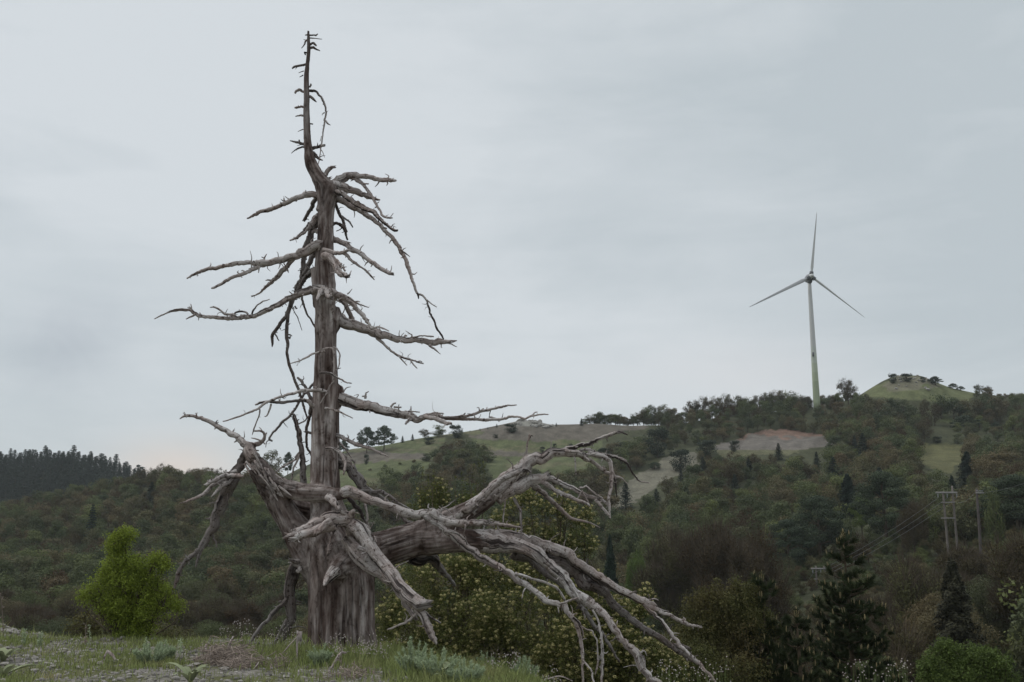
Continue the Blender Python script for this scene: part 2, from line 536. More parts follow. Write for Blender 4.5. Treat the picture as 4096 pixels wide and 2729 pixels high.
# ---------------------------------------------------------------- terrain
LAY = [  # (Y, kind, [(px, value)])   kind z: height in m; kind p: photo row of the bare ground
    (-20, 'z', [(-3000, .0), (7000, .0)]),
    (6, 'z', [(-3000, .3), (0, .0), (7000, .0)]),
    (10, 'z', [(-3000, .5), (0, 0), (2400, 0), (2900, -.3), (7000, -1.5)]),
    (12.5, 'z', [(-3000, .6), (0, 0), (1900, 0), (2100, -.05), (2300, -.22), (2500, -.6), (3000, -1.2), (7000, -3)]),
    (15, 'z', [(-3000, .7), (-600, .2), (0, .08), (300, 0), (1450, 0), (1700, -.08), (2000, -.25), (2200, -.6), (2500, -1.4), (3000, -2), (7000, -5)]),
    (17.5, 'z', [(-3000, .8), (-400, .5), (0, .30), (150, .10), (300, 0), (1350, -.04), (1600, -.22), (1900, -.7), (2200, -1.4), (3000, -3), (7000, -6)]),
    (20, 'z', [(-3000, .3), (0, -.15), (300, -.5), (1000, -.8), (1500, -.9), (2200, -2.2), (3000, -4), (7000, -7)]),
    (30, 'z', [(-3000, -3), (0, -5), (1000, -5.5), (2200, -6), (3000, -6.2), (4096, -6.5), (7000, -7)]),
    (60, 'z', [(-3000, -12), (0, -13), (2500, -13), (3000, -12), (3500, -11), (4096, -9), (7000, -3)]),
    (90, 'z', [(-3000, -13), (0, -15), (2400, -15), (3000, -13), (3500, -11), (4096, -7), (7000, 4)]),
    (130, 'z', [(-3000, -8), (0, -12.5), (1500, -12.5), (2400, -13), (3000, -10), (3500, -5.5), (3780, -2.5), (4096, 0), (7000, 12)]),
    (170, 'p', [(-3000, 2400), (0, 2480), (1000, 2470), (2000, 2440), (2600, 2400), (3000, 2330), (3500, 2210), (4096, 2070), (7000, 1900)]),
    (230, 'p', [(-3000, 2250), (0, 2310), (1000, 2290), (1600, 2250), (2200, 2200), (2600, 2140), (3000, 2080), (3500, 1985), (4096, 1920), (7000, 1800)]),
    (290, 'p', [(-3000, 2200), (0, 2140), (600, 2080), (1000, 2050), (1600, 2010), (2200, 2000), (2600, 1950), (3000, 1900), (3500, 1850), (4096, 1820), (7000, 1750)]),
    (340, 'p', [(-3000, 2250), (-300, 2110), (0, 2065), (300, 2005), (500, 1965), (750, 1935), (1000, 1945), (1200, 1925), (1400, 1880),
                (1700, 1850), (2000, 1835), (2300, 1830), (2600, 1820), (3000, 1770), (3500, 1730), (4096, 1710), (7000, 1700)]),
    (390, 'p', [(-3000, 2400), (0, 2150), (700, 2080), (1000, 1980), (1200, 1872), (1400, 1797), (1530, 1782), (1650, 1757), (1900, 1722),
                (2000, 1700), (2080, 1683), (2140, 1686), (2200, 1700), (2300, 1698), (2400, 1694), (2520, 1703), (2700, 1700), (2900, 1665), (3200, 1640),
                (3400, 1600), (3440, 1580), (3490, 1548), (3535, 1522), (3570, 1508), (3610, 1500), (3690, 1503), (3735, 1526), (3800, 1552), (3900, 1574), (4096, 1600), (7000, 1700)]),
    (450, 'p', [(-3000, 2400), (0, 2160), (700, 2150), (1200, 1990), (2000, 1800), (3000, 1760), (4096, 1700), (7000, 1800)]),
    (540, 'p', [(-3000, 2100), (0, 2050), (400, 2050), (700, 2160), (1200, 2100), (2000, 2000), (4096, 1900), (7000, 1900)]),
    (620, 'p', [(-3000, 1850), (0, 1885), (200, 1875), (350, 1882), (450, 1905), (520, 1935), (600, 1990), (800, 2080), (1200, 2120), (7000, 2100)]),
    (720, 'p', [(-3000, 1950), (0, 1960), (700, 2130), (7000, 2150)]),
    (1200, 'z', [(-3000, -60), (7000, -60)]),
    (1400, 'z', [(-3000, -60), (7000, -60)]),
]
LY = np.array([l[0] for l in LAY], dtype=float)
LTAB = []
for (Y, kind, pts) in LAY:
    s, z = [], []
    for (px, val) in pts:
        if kind == 'z':
            s.append((px - 2048) / F)
            z.append(val)
        else:
            q = P(px, val, Y)
            s.append(q.x / Y)
            z.append(q.z)
    LTAB.append((np.array(s), np.array(z)))
SG = np.linspace(-1.6, 1.6, 1601)
ZG = np.array([np.interp(SG, s, z) for s, z in LTAB])      # layers x s
# soften kinks across s
k = np.hanning(9); k /= k.sum()
for i in range(len(ZG)):
    ZG[i] = np.convolve(np.pad(ZG[i], 4, 'edge'), k, 'valid')


def lump(x, y):
    return (np.sin(x * .071 + 1.3) * np.cos(y * .063 + .4) + .6 * np.sin(x * .15 + y * .11) + .4 * np.cos(x * .31 - y * .27 + 2)) * 0.5


def ground(x, y):
    x = np.asarray(x, dtype=float); y = np.asarray(y, dtype=float)
    s = np.clip(x / np.maximum(y, 6.0), -1.599, 1.599)
    fi = (s + 1.6) / 3.2 * 1600
    i0 = np.clip(fi.astype(int), 0, 1599)
    fs = fi - i0
    li = np.clip(np.searchsorted(LY, y) - 1, 0, len(LY) - 2)
    t = np.clip((y - LY[li]) / (LY[li + 1] - LY[li]), 0, 1)
    z0 = ZG[li, i0] * (1 - fs) + ZG[li, i0 + 1] * fs
    z1 = ZG[li + 1, i0] * (1 - fs) + ZG[li + 1, i0 + 1] * fs
    t = t * t * (3 - 2 * t) * 0.5 + t * 0.5
    z = z0 * (1 - t) + z1 * t
    amp = np.clip((y - 40) / 200, 0, 1) * 1.2
    near = np.clip((26 - y) / 6, 0, 1)
    z = z + lump(x, y) * amp * np.clip(abs(y - 390) / 40, .15, 1)
    z = z + near * 0.025 * (np.sin(x * 2.1 + 1) * np.cos(y * 1.7) + .6 * np.sin(x * 4.3 + y * 3.1) + 0.4 * np.sin(x * 9.1 - y * 7.7))
    return z


def inpoly(px, py, poly):
    px = np.asarray(px); py = np.asarray(py)
    r = np.zeros(px.shape, dtype=bool)
    n = len(poly)
    for i in range(n):
        x1, y1 = poly[i]; x2, y2 = poly[(i + 1) % n]
        if y1 == y2: continue
        c = ((y1 > py) != (y2 > py)) & (px < (x2 - x1) * (py - y1) / (y2 - y1) + x1)
        r ^= c
    return r


MEADOW = [(1130, 1900), (1300, 1800), (1500, 1760), (2060, 1660), (2640, 1680), (2570, 1745), (2425, 1775), (2390, 1835), (2160, 1865),
          (1990, 1895), (1955, 1845), (1935, 1790), (1870, 1765), (1790, 1772), (1720, 1818), (1610, 1862), (1500, 1890), (1440, 1912), (1350, 1935), (1130, 1960)]
SCREE = [(2430, 2010), (2500, 1915), (2640, 1830), (2720, 1785), (2800, 1790), (2790, 1850), (2700, 1885), (2640, 1905), (2560, 1965), (2490, 2020), (2410, 2040)]
SCAR = [(2850, 1785), (2950, 1755), (3050, 1735), (3120, 1728), (3200, 1732), (3300, 1745), (3330, 1785), (3200, 1805), (3000, 1815), (2870, 1812)]
KNOLL = [(3420, 1592), (3500, 1540), (3600, 1490), (3720, 1510), (3920, 1570), (3880, 1598), (3740, 1602), (3660, 1596), (3500, 1585)]
GLADE = [(3660, 1785), (3760, 1770), (3870, 1790), (3865, 1855), (3800, 1895), (3700, 1865)]
GLADE2 = [(3680, 1640), (3750, 1648), (3840, 1680), (3780, 1694), (3700, 1672)]
CLEAR = [MEADOW, SCREE, SCAR, KNOLL, GLADE, GLADE2]

# terrain mesh
ys = np.concatenate([np.arange(-20, 10, 1.0), np.arange(10, 22, 0.12), np.geomspace(22, 130, 90), np.arange(132, 300, 2.5),
                     np.arange(300, 420, 1.2), np.arange(420, 720, 6), np.geomspace(725, 1300, 12)])
ss = np.concatenate([np.linspace(-1.6, -0.62, 50), np.linspace(-0.61, 0.61, 620), np.linspace(0.62, 1.6, 50)])
YY, SS = np.meshgrid(ys, ss, indexing='ij')
XX = SS * np.maximum(YY, 10.0)
ZZ = ground(XX, YY)
PX, PY = proj(XX, np.maximum(YY, 1.0), ZZ)


def vnoise(u, v, seed):
    g_ = np.random.default_rng(seed).uniform(-1, 1, (257, 257))
    u = u % 256; v = v % 256
    i_, j_ = np.floor(u).astype(int), np.floor(v).astype(int)
    a_, b_ = u - i_, v - j_
    a_, b_ = a_ * a_ * (3 - 2 * a_), b_ * b_ * (3 - 2 * b_)
    return (g_[i_, j_] * (1 - a_) + g_[i_ + 1, j_] * a_) * (1 - b_) + (g_[i_, j_ + 1] * (1 - a_) + g_[i_ + 1, j_ + 1] * a_) * b_


jit = 26 * vnoise(PX * .012, PY * .03, 1) + 16 * vnoise(PX * .04, PY * .09, 2) + 8 * vnoise(PX * .11, PY * .2, 3)
col = np.zeros(XX.shape + (3,))
col[:] = (0.060, 0.062, 0.034)                               # woodland floor
hill = YY > 150
md = hill & inpoly(PX + jit * .4, PY + jit * .3, [(a, b + (40 if b > 1780 else -30)) for a, b in MEADOW])
band = 1.6 * vnoise(PX * .008, PY * .05, 4) + .9 * vnoise(PX * .03, PY * .14, 5)
GR, GR2, BR, GY = (0.118, 0.130, 0.064), (0.145, 0.140, 0.080), (0.150, 0.130, 0.106), (0.19, 0.175, 0.16)
col[md] = GR
col[md & (band > .5)] = GR2
col[md & inpoly(PX + jit, PY + jit * .3, [(1350, 1822), (1500, 1812), (1720, 1812), (1700, 1838), (1450, 1850), (1330, 1850)])] = BR
col[md & inpoly(PX + jit, PY + jit * .3, [(1930, 1800), (2110, 1808), (2200, 1812), (2180, 1826), (1950, 1826)])] = BR
col[md & inpoly(PX + jit, PY + jit * .3, [(1850, 1745), (1980, 1690), (2060, 1660), (2700, 1660), (2570, 1750), (2420, 1765), (2200, 1765), (2000, 1765)])] = BR
col[md & inpoly(PX + jit, PY, [(2040, 1670), (2130, 1670), (2215, 1690), (2200, 1706), (2060, 1706)])] = (0.24, 0.23, 0.20)
col[md & inpoly(PX + jit * .3, PY, [(2530, 1690), (2700, 1690), (2640, 1720)])] = GR
col[hill & inpoly(PX + jit * .6, PY + jit * .3, [(a, b + 20) for a, b in SCREE])] = (0.20, 0.185, 0.14)
sc = hill & inpoly(PX + jit * .6, PY + jit * .3, [(a, b + (10 if b > 1790 else -8)) for a, b in SCAR])
col[sc] = (0.170, 0.150, 0.130)
col[sc & (PY + jit * .6 < 1745)] = (0.23, 0.15, 0.115)
col[sc & (PY > 1800)] = GR2
col[hill & inpoly(PX + jit * .5, PY, [(a, b + 5) for a, b in KNOLL])] = (0.145, 0.155, 0.075)
kn = hill & inpoly(PX + jit * .8, PY + jit * .3, [(3520, 1535), (3600, 1490), (3700, 1510), (3760, 1545), (3640, 1560), (3540, 1562)])
col[kn & (band > -.2)] = (0.19, 0.175, 0.12)
col[hill & inpoly(PX + jit * .6, PY + jit * .3, GLADE)] = (0.135, 0.13, 0.062)
col[hill & inpoly(PX + jit * .6, PY + jit * .3, GLADE2)] = (0.12, 0.135, 0.065)
col[hill] = np.where((col[hill] > .07).any(axis=-1, keepdims=True), col[hill] * .84, col[hill])
nearm = YY < 23
col[nearm] = (0.20, 0.185, 0.165)
col *= (1 + 0.10 * np.sin(XX * .9 + YY * .31) * np.sin(YY * .77 - XX * .13))[..., None]
nr, nc = XX.shape
ii = np.arange(nr - 1)[:, None] * nc + np.arange(nc - 1)[None, :]
Fq = np.stack([ii, ii + 1, ii + nc + 1, ii + nc], 2).reshape(-1, 4)
gm, M = newmat('ground')
at = M.n('ShaderNodeAttribute', attribute_name='soil')
pos = M.n('ShaderNodeNewGeometry').outputs['Position']
sep = M.n('ShaderNodeSeparateXYZ'); M.l(pos, sep.inputs[0])
nearf = M.math('SUBTRACT', 1.0, M.math('MULTIPLY', M.math('SUBTRACT', sep.outputs[1], 20.0), 0.25, clamp=True))
n1 = M.noise(pos, 1.1, 5, 0.6, 0.4)
n2 = M.noise(pos, 38.0, 4, 0.7)
vor = M.n('ShaderNodeTexVoronoi', i_Scale=22.0); M.l(pos, vor.inputs['Vector'])
grav = M.mix(vor.outputs['Color'], (0.15, 0.135, 0.12), (0.34, 0.31, 0.28))
grav = M.mix(1.0, grav, M.ramp(n2, [(0.3, 0.65), (0.7, 1.15)]), 'MULTIPLY')
soil = M.mix(M.ramp(n1, [(0.42, 0.0), (0.55, 1.0)]), grav, (0.115, 0.115, 0.055))
nf = M.noise(M.mapping(pos, (1, .5, 1)), 0.28, 6, 0.65)
nf3 = M.noise(pos, 1.6, 4, 0.7)
farc = M.mix(1.0, at.outputs['Color'], M.ramp(nf, [(0.3, 0.68), (0.7, 1.3)]), 'MULTIPLY')
farc = M.mix(1.0, farc, M.ramp(nf3, [(0.3, 0.7), (0.7, 1.25)]), 'MULTIPLY')
gc = M.mix(nearf, farc, soil)
finish(M, gc, 0.95, 0.1, M.math('ADD', n2, vor.outputs['Distance']), 0.6, 0.03)
me = mesh('ground', np.stack([XX, YY, ZZ], 2).reshape(-1, 3), Fq, gm, None, True,
          {'soil': ('FLOAT_COLOR', 'POINT', np.concatenate([col, np.ones(col.shape[:2] + (1,))], 2).reshape(-1, 4))})
tag(obj('ground', me), kind='structure')


def gz(x, y):
    return float(ground(np.array([x]), np.array([y]))[0])


def gpt(px, Y):
    """ground point at depth Y under photo column px"""
    z = 0.0
    for _ in range(4):
        _, py = proj(0, Y, z)
        q = P(px, py, Y)
        z = gz(q.x, Y)
    return Vector((q.x, Y, z))


# ---------------------------------------------------------------- tree makers (unit: metres, base at origin)
def crown_lobes(r, W, H, zc, nl, rl):
    L = []
    while len(L) < nl:
        q = r.uniform(-1, 1, 3)
        d = np.linalg.norm(q)
        if d > 1 or d < 0.25: continue
        L.append((q[0] * W * .5 * .78, q[1] * W * .5 * .78, zc + q[2] * H * .78, r.uniform(*rl) * W))
    return np.array(L)


def leaf_crown(acc, r, W, H, zc, n, nl=18, rl=(.13, .24), leaf=.3, aspect=.6, mat=0, sparse=0.0):
    L = crown_lobes(r, W, H, zc, nl, rl)
    pick = r.integers(0, len(L), n)
    d = r.normal(size=(n, 3))
    d /= np.linalg.norm(d, axis=1)[:, None]
    rad = L[pick, 3] * (1.08 - np.abs(r.normal(size=n)) * (.25 + sparse))
    C = L[pick, :3] + d * rad[:, None] * np.array([1, 1, .85])
    Nn = d + r.normal(size=(n, 3)) * .7 + np.array([0, 0, .35])
    lob = r.random(len(L))
    tint = np.clip(.2 + .3 * lob[pick] + .5 * r.random(n), 0, 1)
    leaves(acc, C, Nn, leaf * r.uniform(.6, 1.4, n), aspect, mat, tint, r)
    return L


def limbs(acc, r, L, H, base_r, mat=1, k=8):
    top = L[:, 2].max() * .8
    tube(acc, [(0, 0, -.3), (.05 * H * r.normal() * .3, .03, top * .5), (.04 * H * r.normal() * .3, 0, top)], [base_r, base_r * .7, base_r * .2], 6, mat,
         step=lambda q: H * .08)
    for l in L[:k]:
        z0 = max(.15 * H, l[2] * .5)
        tube(acc, [(0, 0, z0), (l[0] * .5, l[1] * .5, (z0 + l[2]) * .52), (l[0], l[1], l[2])], [base_r * .5, base_r * .3, base_r * .1], 4, mat,
             step=lambda q: H * .12)


def make_broadleaf(seed, n, budding=False, H=7.5, Wd=6.0, leaf=.34):
    r = np.random.default_rng(seed)
    a = Acc()
    L = leaf_crown(a, r, Wd, H * .47, H * .51, n, 22 if not budding else 30, (.12, .24) if not budding else (.10, .18),
                   leaf * (.9 if budding else 1), .6 if not budding else .42, 0, .25 if budding else .05)
    if budding:     # fine upright twigs
        m = n // 8
        d = r.normal(size=(m, 3)); d /= np.linalg.norm(d, axis=1)[:, None]
        pk = r.integers(0, len(L), m)
        C = L[pk, :3] + d * L[pk, 3][:, None] * .7
        needles(a, C, d + np.array([0, 0, .9]), r.uniform(.5, 1.2, m), .05, 1, None, r)
    limbs(a, r, L, H, .16, 1, 12)
    return a.build('broadleaf_tree', [LEAF_BROWN if budding else LEAF_FAR, BARK])


def make_fir(seed, n=2600, H=11.0, R=2.2, mat=None, pw=.85, ls=1.0):
    r = np.random.default_rng(seed)
    a = Acc()
    t = r.random(n) ** .8
    z = H * (.06 + .94 * t)
    tier = np.floor(t * 17) / 17
    ang = np.floor(r.random(n) * 9) / 9 * 2 * math.pi + tier * 40 + r.normal(size=n) * .16
    prof = (1 - t) ** pw * R * (0.85 + .3 * np.sin(tier * 77 + ang * 3)) + .06
    u = np.sqrt(r.random(n))
    rad = prof * u
    zt = H * (.06 + .94 * (tier + .03)) - rad * .28 + r.normal(size=n) * (.07 if n < 9000 else .17)
    C = np.stack([np.cos(ang) * rad, np.sin(ang) * rad, zt], 1)
    Nn = np.stack([np.cos(ang) * .6, np.sin(ang) * .6, np.ones(n)], 1) + r.normal(size=(n, 3)) * .45
    leaves(a, C, Nn, r.uniform(.3, .65, n) * ls, .55, 0, None, r)
    tube(a, [(0, 0, -.3), (0, 0, H * .5), (0, 0, H)], [.18, .1, .02], 6, 1, step=lambda q: 1.5)
    return a.build('fir_tree', [mat or LEAF_FIR, BARK])


def make_pine(seed, n=3800, H=8.0, Wd=7.5, ls=1.0):
    """spreading mountain pine: bare forked trunk carrying flat needle pads"""
    r = np.random.default_rng(seed)
    a = Acc()
    pads = []
    for i in range(26):
        t = i / 25
        z = H * (.30 + .66 * t)
        rr = Wd * .5 * math.sin(math.pi * min(1, .28 + .72 * t)) ** .6 * (r.uniform(.45, 1.0) if t < .95 else .2)
        an = i * 2.4 + r.normal() * .3
        pads.append((math.cos(an) * rr, math.sin(an) * rr, z + r.normal() * .15, Wd * r.uniform(.13, .20)))
    pads = np.array(pads)
    pk = r.integers(0, len(pads), n)
    d = r.normal(size=(n, 3)); d /= np.linalg.norm(d, axis=1)[:, None]
    C = pads[pk, :3] + d * pads[pk, 3][:, None] * np.array([1, 1, .5]) * r.uniform(.6, 1.05, n)[:, None]
    leaves(a, C, d + np.array([0, 0, .5]) + r.normal(size=(n, 3)) * .5, r.uniform(.28, .55, n) * ls, .6, 0, None, r)
    tube(a, [(0, 0, -.4), (.1, .1, H * .4), (-.1, 0, H * .9)], [.24, .17, .05], 7, 1, step=lambda q: .8)
    for p in pads[::2]:
        tube(a, [(0, 0, p[2] * .8), (p[0] * .5, p[1] * .5, p[2] * .93), (p[0], p[1], p[2] - .1)], [.09, .06, .02], 4, 1, step=lambda q: 1.2)
    return a.build('mountain_pine', [LEAF_PINE, BARK])


# ---------------------------------------------------------------- hillside woods
bro = [make_broadleaf(s, 2600, False) for s in (1, 2, 3, 4)] + [make_broadleaf(s, 2600, True) for s in (5, 6, 7)]
bro_near = [make_broadleaf(11, 26000, False, leaf=.13), make_broadleaf(12, 26000, False, leaf=.13),
            make_broadleaf(13, 24000, True, leaf=.17), make_broadleaf(14, 24000, True, leaf=.17), make_broadleaf(15, 24000, True, leaf=.16)]
firs = [make_fir(21), make_fir(22, R=2.6), make_fir(23, R=1.8)]
pines = [make_pine(31), make_pine(32), make_pine(33, Wd=6.5)]
pine_near = [make_pine(34, 20000, ls=.42), make_pine(35, 20000, ls=.42)]
fir_near = make_fir(24, 34000, 11, 2.6, None, .75, .40)
fir_dark = fir_near.copy(); fir_dark.materials[0] = leaf_material('dark_olive_needles', [(0, (0.030, 0.029, 0.018)), (1, (0.044, 0.042, 0.024))], .1, .5)
fir_round = [make_fir(25, 2400, 11, 1.9, None, .42), make_fir(26, 2400, 11, 2.1, None, .55)]

KEEP = [[(3150, 2460), (3240, 2235), (3340, 2220), (3700, 1990), (3730, 1925), (3950, 1915), (3950, 2170), (3720, 2185), (3420, 2400), (3300, 2450), (3200, 2490)]]


def scatter(y0, y1, dens, s0, s1, seed, mind):
    r = np.random.default_rng(seed)
    area = (y1 * y1 - y0 * y0) / 2 * (s1 - s0)
    n = int(area * dens)
    y = np.sqrt(r.uniform(y0 * y0, y1 * y1, n))
    x = r.uniform(s0, s1, n) * y
    # cheap thinning on a grid
    keep, grid = [], {}
    for i in range(n):
        m = mind * (1 if y[i] > 140 else .9)
        c = (int(x[i] // m), int(y[i] // m))
        ok = True
        for a in (-1, 0, 1):
            for b in (-1, 0, 1):
                for j in grid.get((c[0] + a, c[1] + b), ()):
                    if (x[j] - x[i]) ** 2 + (y[j] - y[i]) ** 2 < m * m:
                        ok = False; break
        if ok:
            grid.setdefault(c, []).append(i); keep.append(i)
    return x[keep], y[keep]


NAMED_FIR = [
    (360, 2025, 262, 45, 'lone dark fir halfway up the left wooded slope'),
    (603, 1935, 315, 34, 'slim dark fir near the top of the left wooded slope'),
    (2997, 1841, 282, 50, 'tall dark fir below the bare gravel scar on the right hill'),
    (2725, 1888, 290, 38, 'small dark fir just below the pale diagonal slope'),
    (2814, 1837, 300, 40, 'dark fir between the pale diagonal slope and the gravel scar'),
    (3116, 1781, 306, 36, 'dark fir against the lower edge of the gravel scar'),
    (3268, 1815, 285, 44, 'broad dark fir below the wind turbine'),
    (2941, 1905, 262, 44, 'short dark fir left below the tall fir under the gravel scar'),
    (2504, 1934, 262, 42, 'dark fir right of the dead tree branch tips by the pale slope'),
    (2627, 1964, 255, 34, 'small pointed dark fir below the pale diagonal slope'),
    (3456, 1740, 290, 42, 'tall columnar dark fir left of the hillside glade'),
    (3424, 1750, 296, 34, 'slimmer dark fir touching the tall columnar one'),
    (3338, 1836, 255, 46, 'dark fir low on the right hill, left of the twin columnar firs'),
    (3525, 1880, 215, 62, 'dark fir with layered top above the near valley woods'),
    (3399, 1905, 205, 60, 'dark layered fir beside the light green tree in the valley'),
    (3878, 1816, 235, 72, 'tall shaggy dark fir behind the wooden power poles'),
    (2449, 2145, 120, 60, 'dark fir beyond the yellow flowered shrub near the dead branches'),
    (3862, 2238, 66, 250, 'dark brownish fir in the lower right, left of the frame edge'),
    (3815, 1900, 200, 30, 'little dark fir top poking up above the twin power poles'),
]
NAMED_PINE = [
    (1467, 1714, 372, 82, 'left one of the two flat-topped pines on the grassy skyline'),
    (1536, 1708, 372, 84, 'right one of the two flat-topped pines on the grassy skyline'),
    (1374, 1764, 376, 46, 'small pine on the skyline right beside the dead trunk'),
    (1150, 1812, 372, 48, 'dark pine on the skyline left of the dead trunk'),
    (2619, 1848, 315, 78, 'airy grey pine standing on the pale diagonal slope'),
    (3862, 1664, 335, 105, 'large dark round pine above the hillside glade'),
    (3985, 1690, 335, 95, 'dark round pine at the right of the large one above the glade'),
    (3741, 1506, 383, 80, 'dark wind-shaped pine on the right flank of the bare knoll'),
    (3812, 1534, 388, 50, 'low dark pine on the knoll ridge'),
    (3843, 1545, 388, 34, 'smallest dark pine at the right end of the knoll trees'),
    (4075, 1905, 150, 290, 'big blackish pine at the right edge behind the single power pole'),
    (3545, 1905, 170, 250, 'large blackish pine left of the higher twin power pole'),
    (3285, 1990, 172, 230, 'dark rounded pine in the valley left of the light green tree'),
    (3160, 2090, 168, 190, 'dark pine over the brown twiggy trees behind the smaller candle pine'),
]
ROUND = [  # px, top, Y, width px, label, mesh
    (2631, 1697, 330, 112, 'very dark round evergreen left of the forest edge on the right hill', 'd'),
    (2722, 1783, 312, 98, 'dark rounded evergreen standing in the pale diagonal slope', 'd'),
    (2826, 1750, 322, 88, 'dark rounded evergreen between pale slope and gravel scar', 'd'),
    (2938, 1755, 322, 46, 'small dark evergreen in front of the gravel scar', 'd'),
    (2045, 1690, 372, 62, 'dark round bush on the skyline under the long dead limb', 'd'),
    (1700, 1712, 384, 60, 'thin grey tree on the grassy skyline left of the dark clump', 'b'),
    (1755, 1700, 384, 66, 'green tree in the skyline clump under the long dead limb', 'g'),
    (1825, 1692, 376, 66, 'dark tree at the right of the skyline clump', 'd'),
    (1715, 1745, 372, 46, 'low rounded bush below the skyline clump', 'd'),
    (1080, 1800, 358, 98, 'bushy tree on the skyline left of the dead trunk', 'g'),
    (3394, 1506, 380, 96, 'bare fan shaped tree on the ridge between turbine and knoll', 'b'),
    (3918, 1534, 388, 50, 'round sparse tree on the ridge right of the knoll', 'b'),
    (3573, 1488, 380, 40, 'dark bushy tree on the left of the knoll top', 'd'),
    (3628, 1490, 380, 52, 'dark bushy tree in the middle of the knoll top', 'd'),
    (3692, 1504, 380, 24, 'narrow dark tree on the right of the knoll top', 'd'),
    (2170, 1783, 350, 26, 'small conical bush alone on the grass hill', 'd'),
    (1983, 1735, 368, 24, 'small round bush below the row of little cones on the grass hill', 'd'),
    (2217, 1770, 356, 20, 'little dark bush right on the grass hill', 'd'),
    (1465, 1810, 350, 24, 'small conical bush on the grass slope right of the dead trunk', 'd'),
    (2280, 1768, 348, 26, 'small dark bush at the limb bend on the grass hill', 'd'),
    (3750, 1742, 318, 50, 'dark bush at the upper left corner of the hillside glade', 'd'),
    (3450, 1978, 190, 90, 'light green tree in the valley beside dark layered firs', 'l'),
    (3660, 1980, 150, 130, 'olive budding tree left of the twin wooden power poles', 'b'),
    (3990, 1945, 140, 80, 'yellow green tree between power pole and big dark pine', 'g'),
    (3700, 2205, 84, 300, 'olive twiggy tree below the higher twin power pole', 'o'),
    (4150, 2085, 84, 330, 'reddish brown twiggy tree leaning in at the right edge', 'b'),
    (2700, 2080, 128, 300, 'russet brown budding tree in the valley, the leftmost big one', 'b'),
    (2890, 2060, 122, 300, 'russet brown budding tree in the middle of the valley', 'b'),
    (3040, 2120, 112, 280, 'dark brown budding tree right of the russet ones', 'b'),
    (2560, 2195, 135, 110, 'mid green tree right of the dark fir behind the dead branches', 'l'),
]
CLUMP = [(1480, 1878, 332, 80), (1540, 1856, 334, 80), (1600, 1848, 335, 84), (1655, 1836, 336, 80), (1705, 1812, 338, 84), (1750, 1788, 340, 84), (1795, 1764, 342, 84), (1840, 1756, 344, 84),
         (1885, 1752, 344, 80), (1925, 1768, 342, 76), (1950, 1802, 338, 70), (1850, 1790, 332, 90), (1905, 1805, 330, 90)]
CLUMP2 = [(2410, 1785, 336, 84), (2450, 1770, 338, 90), (2500, 1757, 340, 96), (2555, 1744, 342, 90), (2440, 1830, 326, 96), (2510, 1815, 328, 96), (2570, 1800, 330, 90)]
x, y = scatter(58, 412, .11, -.66, .66, 3, 3.45)
z = ground(x, y)
px, py = proj(x, y, z)
px2, py2 = proj(x, y, z + 3.5)
px3, py3 = proj(x, y, z + 6.5)
r = np.random.default_rng(99)
bad = np.zeros(len(x), dtype=bool)
for poly in CLEAR:
    bad |= ((inpoly(px, py, poly) | inpoly(px2, py2, poly) | inpoly(px3, py3, poly)) & (y > 150))
low = np.zeros(len(x), dtype=bool)
vis = [(a, b, w * 2.0, w * .55, Y) for (a, b, Y, w, _) in NAMED_FIR] + [(a, b, w * .9, w * .5, Y) for (a, b, Y, w, _) in NAMED_PINE] + [(t[0], t[1], t[3] * .9, t[3] * .5, t[2]) for t in ROUND]
for (a_, b_, vh, hw, Yn) in vis:
    for qx, qy in ((px2, py2), (px3, py3)):
        low |= (np.abs(qx - a_) < hw + 12) & (qy > b_ - 25) & (qy < b_ + vh * .8) & (y < Yn + 3)
    bad |= (np.abs(px - a_) < hw * 1.2) & (np.abs(y - Yn) < 4)
for poly in KEEP:
    for k_ in (-1, -.5, 0, .5, 1):
        o_ = k_ * F * 2.9 / y
        for qx, qy in ((px, py), (px2, py2), (px3, py3)):
            low |= (inpoly(qx + o_, qy, poly) & (y < 150))
bad |= (px > 1160) & (px < 2560) & (y > 380)       # open grassy crest
bad |= (px < 1160) & (y > 366)
bad |= (px > 3440) & (px < 3930) & (y > 386)
bad |= (px > 3235) & (px < 3300) & (y > 370) & (y < 388)
bad |= (y < 75) & (px < 2300)                                                   # below the terrace, never seen
bad |= (y > 405)
# a tree top must not rise above the photographed skyline
SKY_L = np.interp(px3, [-800, 0, 300, 450, 600, 700, 780, 950, 1100, 1200, 1400, 1560, 1900, 1960, 2400, 2560, 2600, 2700, 2900, 3000, 3200, 3330, 3420, 3500, 3900, 4096, 4900],
                  [2000, 1990, 1925, 1890, 1865, 1840, 1855, 1860, 1850, 1880, 1900, 1860, 1745, 1780, 1765, 1690, 1640, 1610, 1570, 1575, 1560, 1570, 1570, 1580, 1580, 1572, 1560])
hmax = np.ones(len(x))
sc_ = r.uniform(.72, 1.15, len(x)) * np.where(y > 330, .8, 1.0)
for i in range(len(x)):
    for _ in range(6):
        _, pt = proj(x[i], y[i], z[i] + 7.0 * sc_[i])
        if pt < SKY_L[i] - r.uniform(0, 14):
            sc_[i] *= .85
sc_ = np.where(low, np.where(y > 190, r.uniform(.46, .62, len(x)), r.uniform(.34, .44, len(x))), sc_)
bad |= sc_ < .30
x, y, z, px, sc_ = x[~bad], y[~bad], z[~bad], px[~bad], sc_[~bad]
inview = (px > -60) & (px < 4160)
order = np.argsort(-(sc_ / y) * inview)
NI = 290
ind, rest = order[:NI], order[NI:]
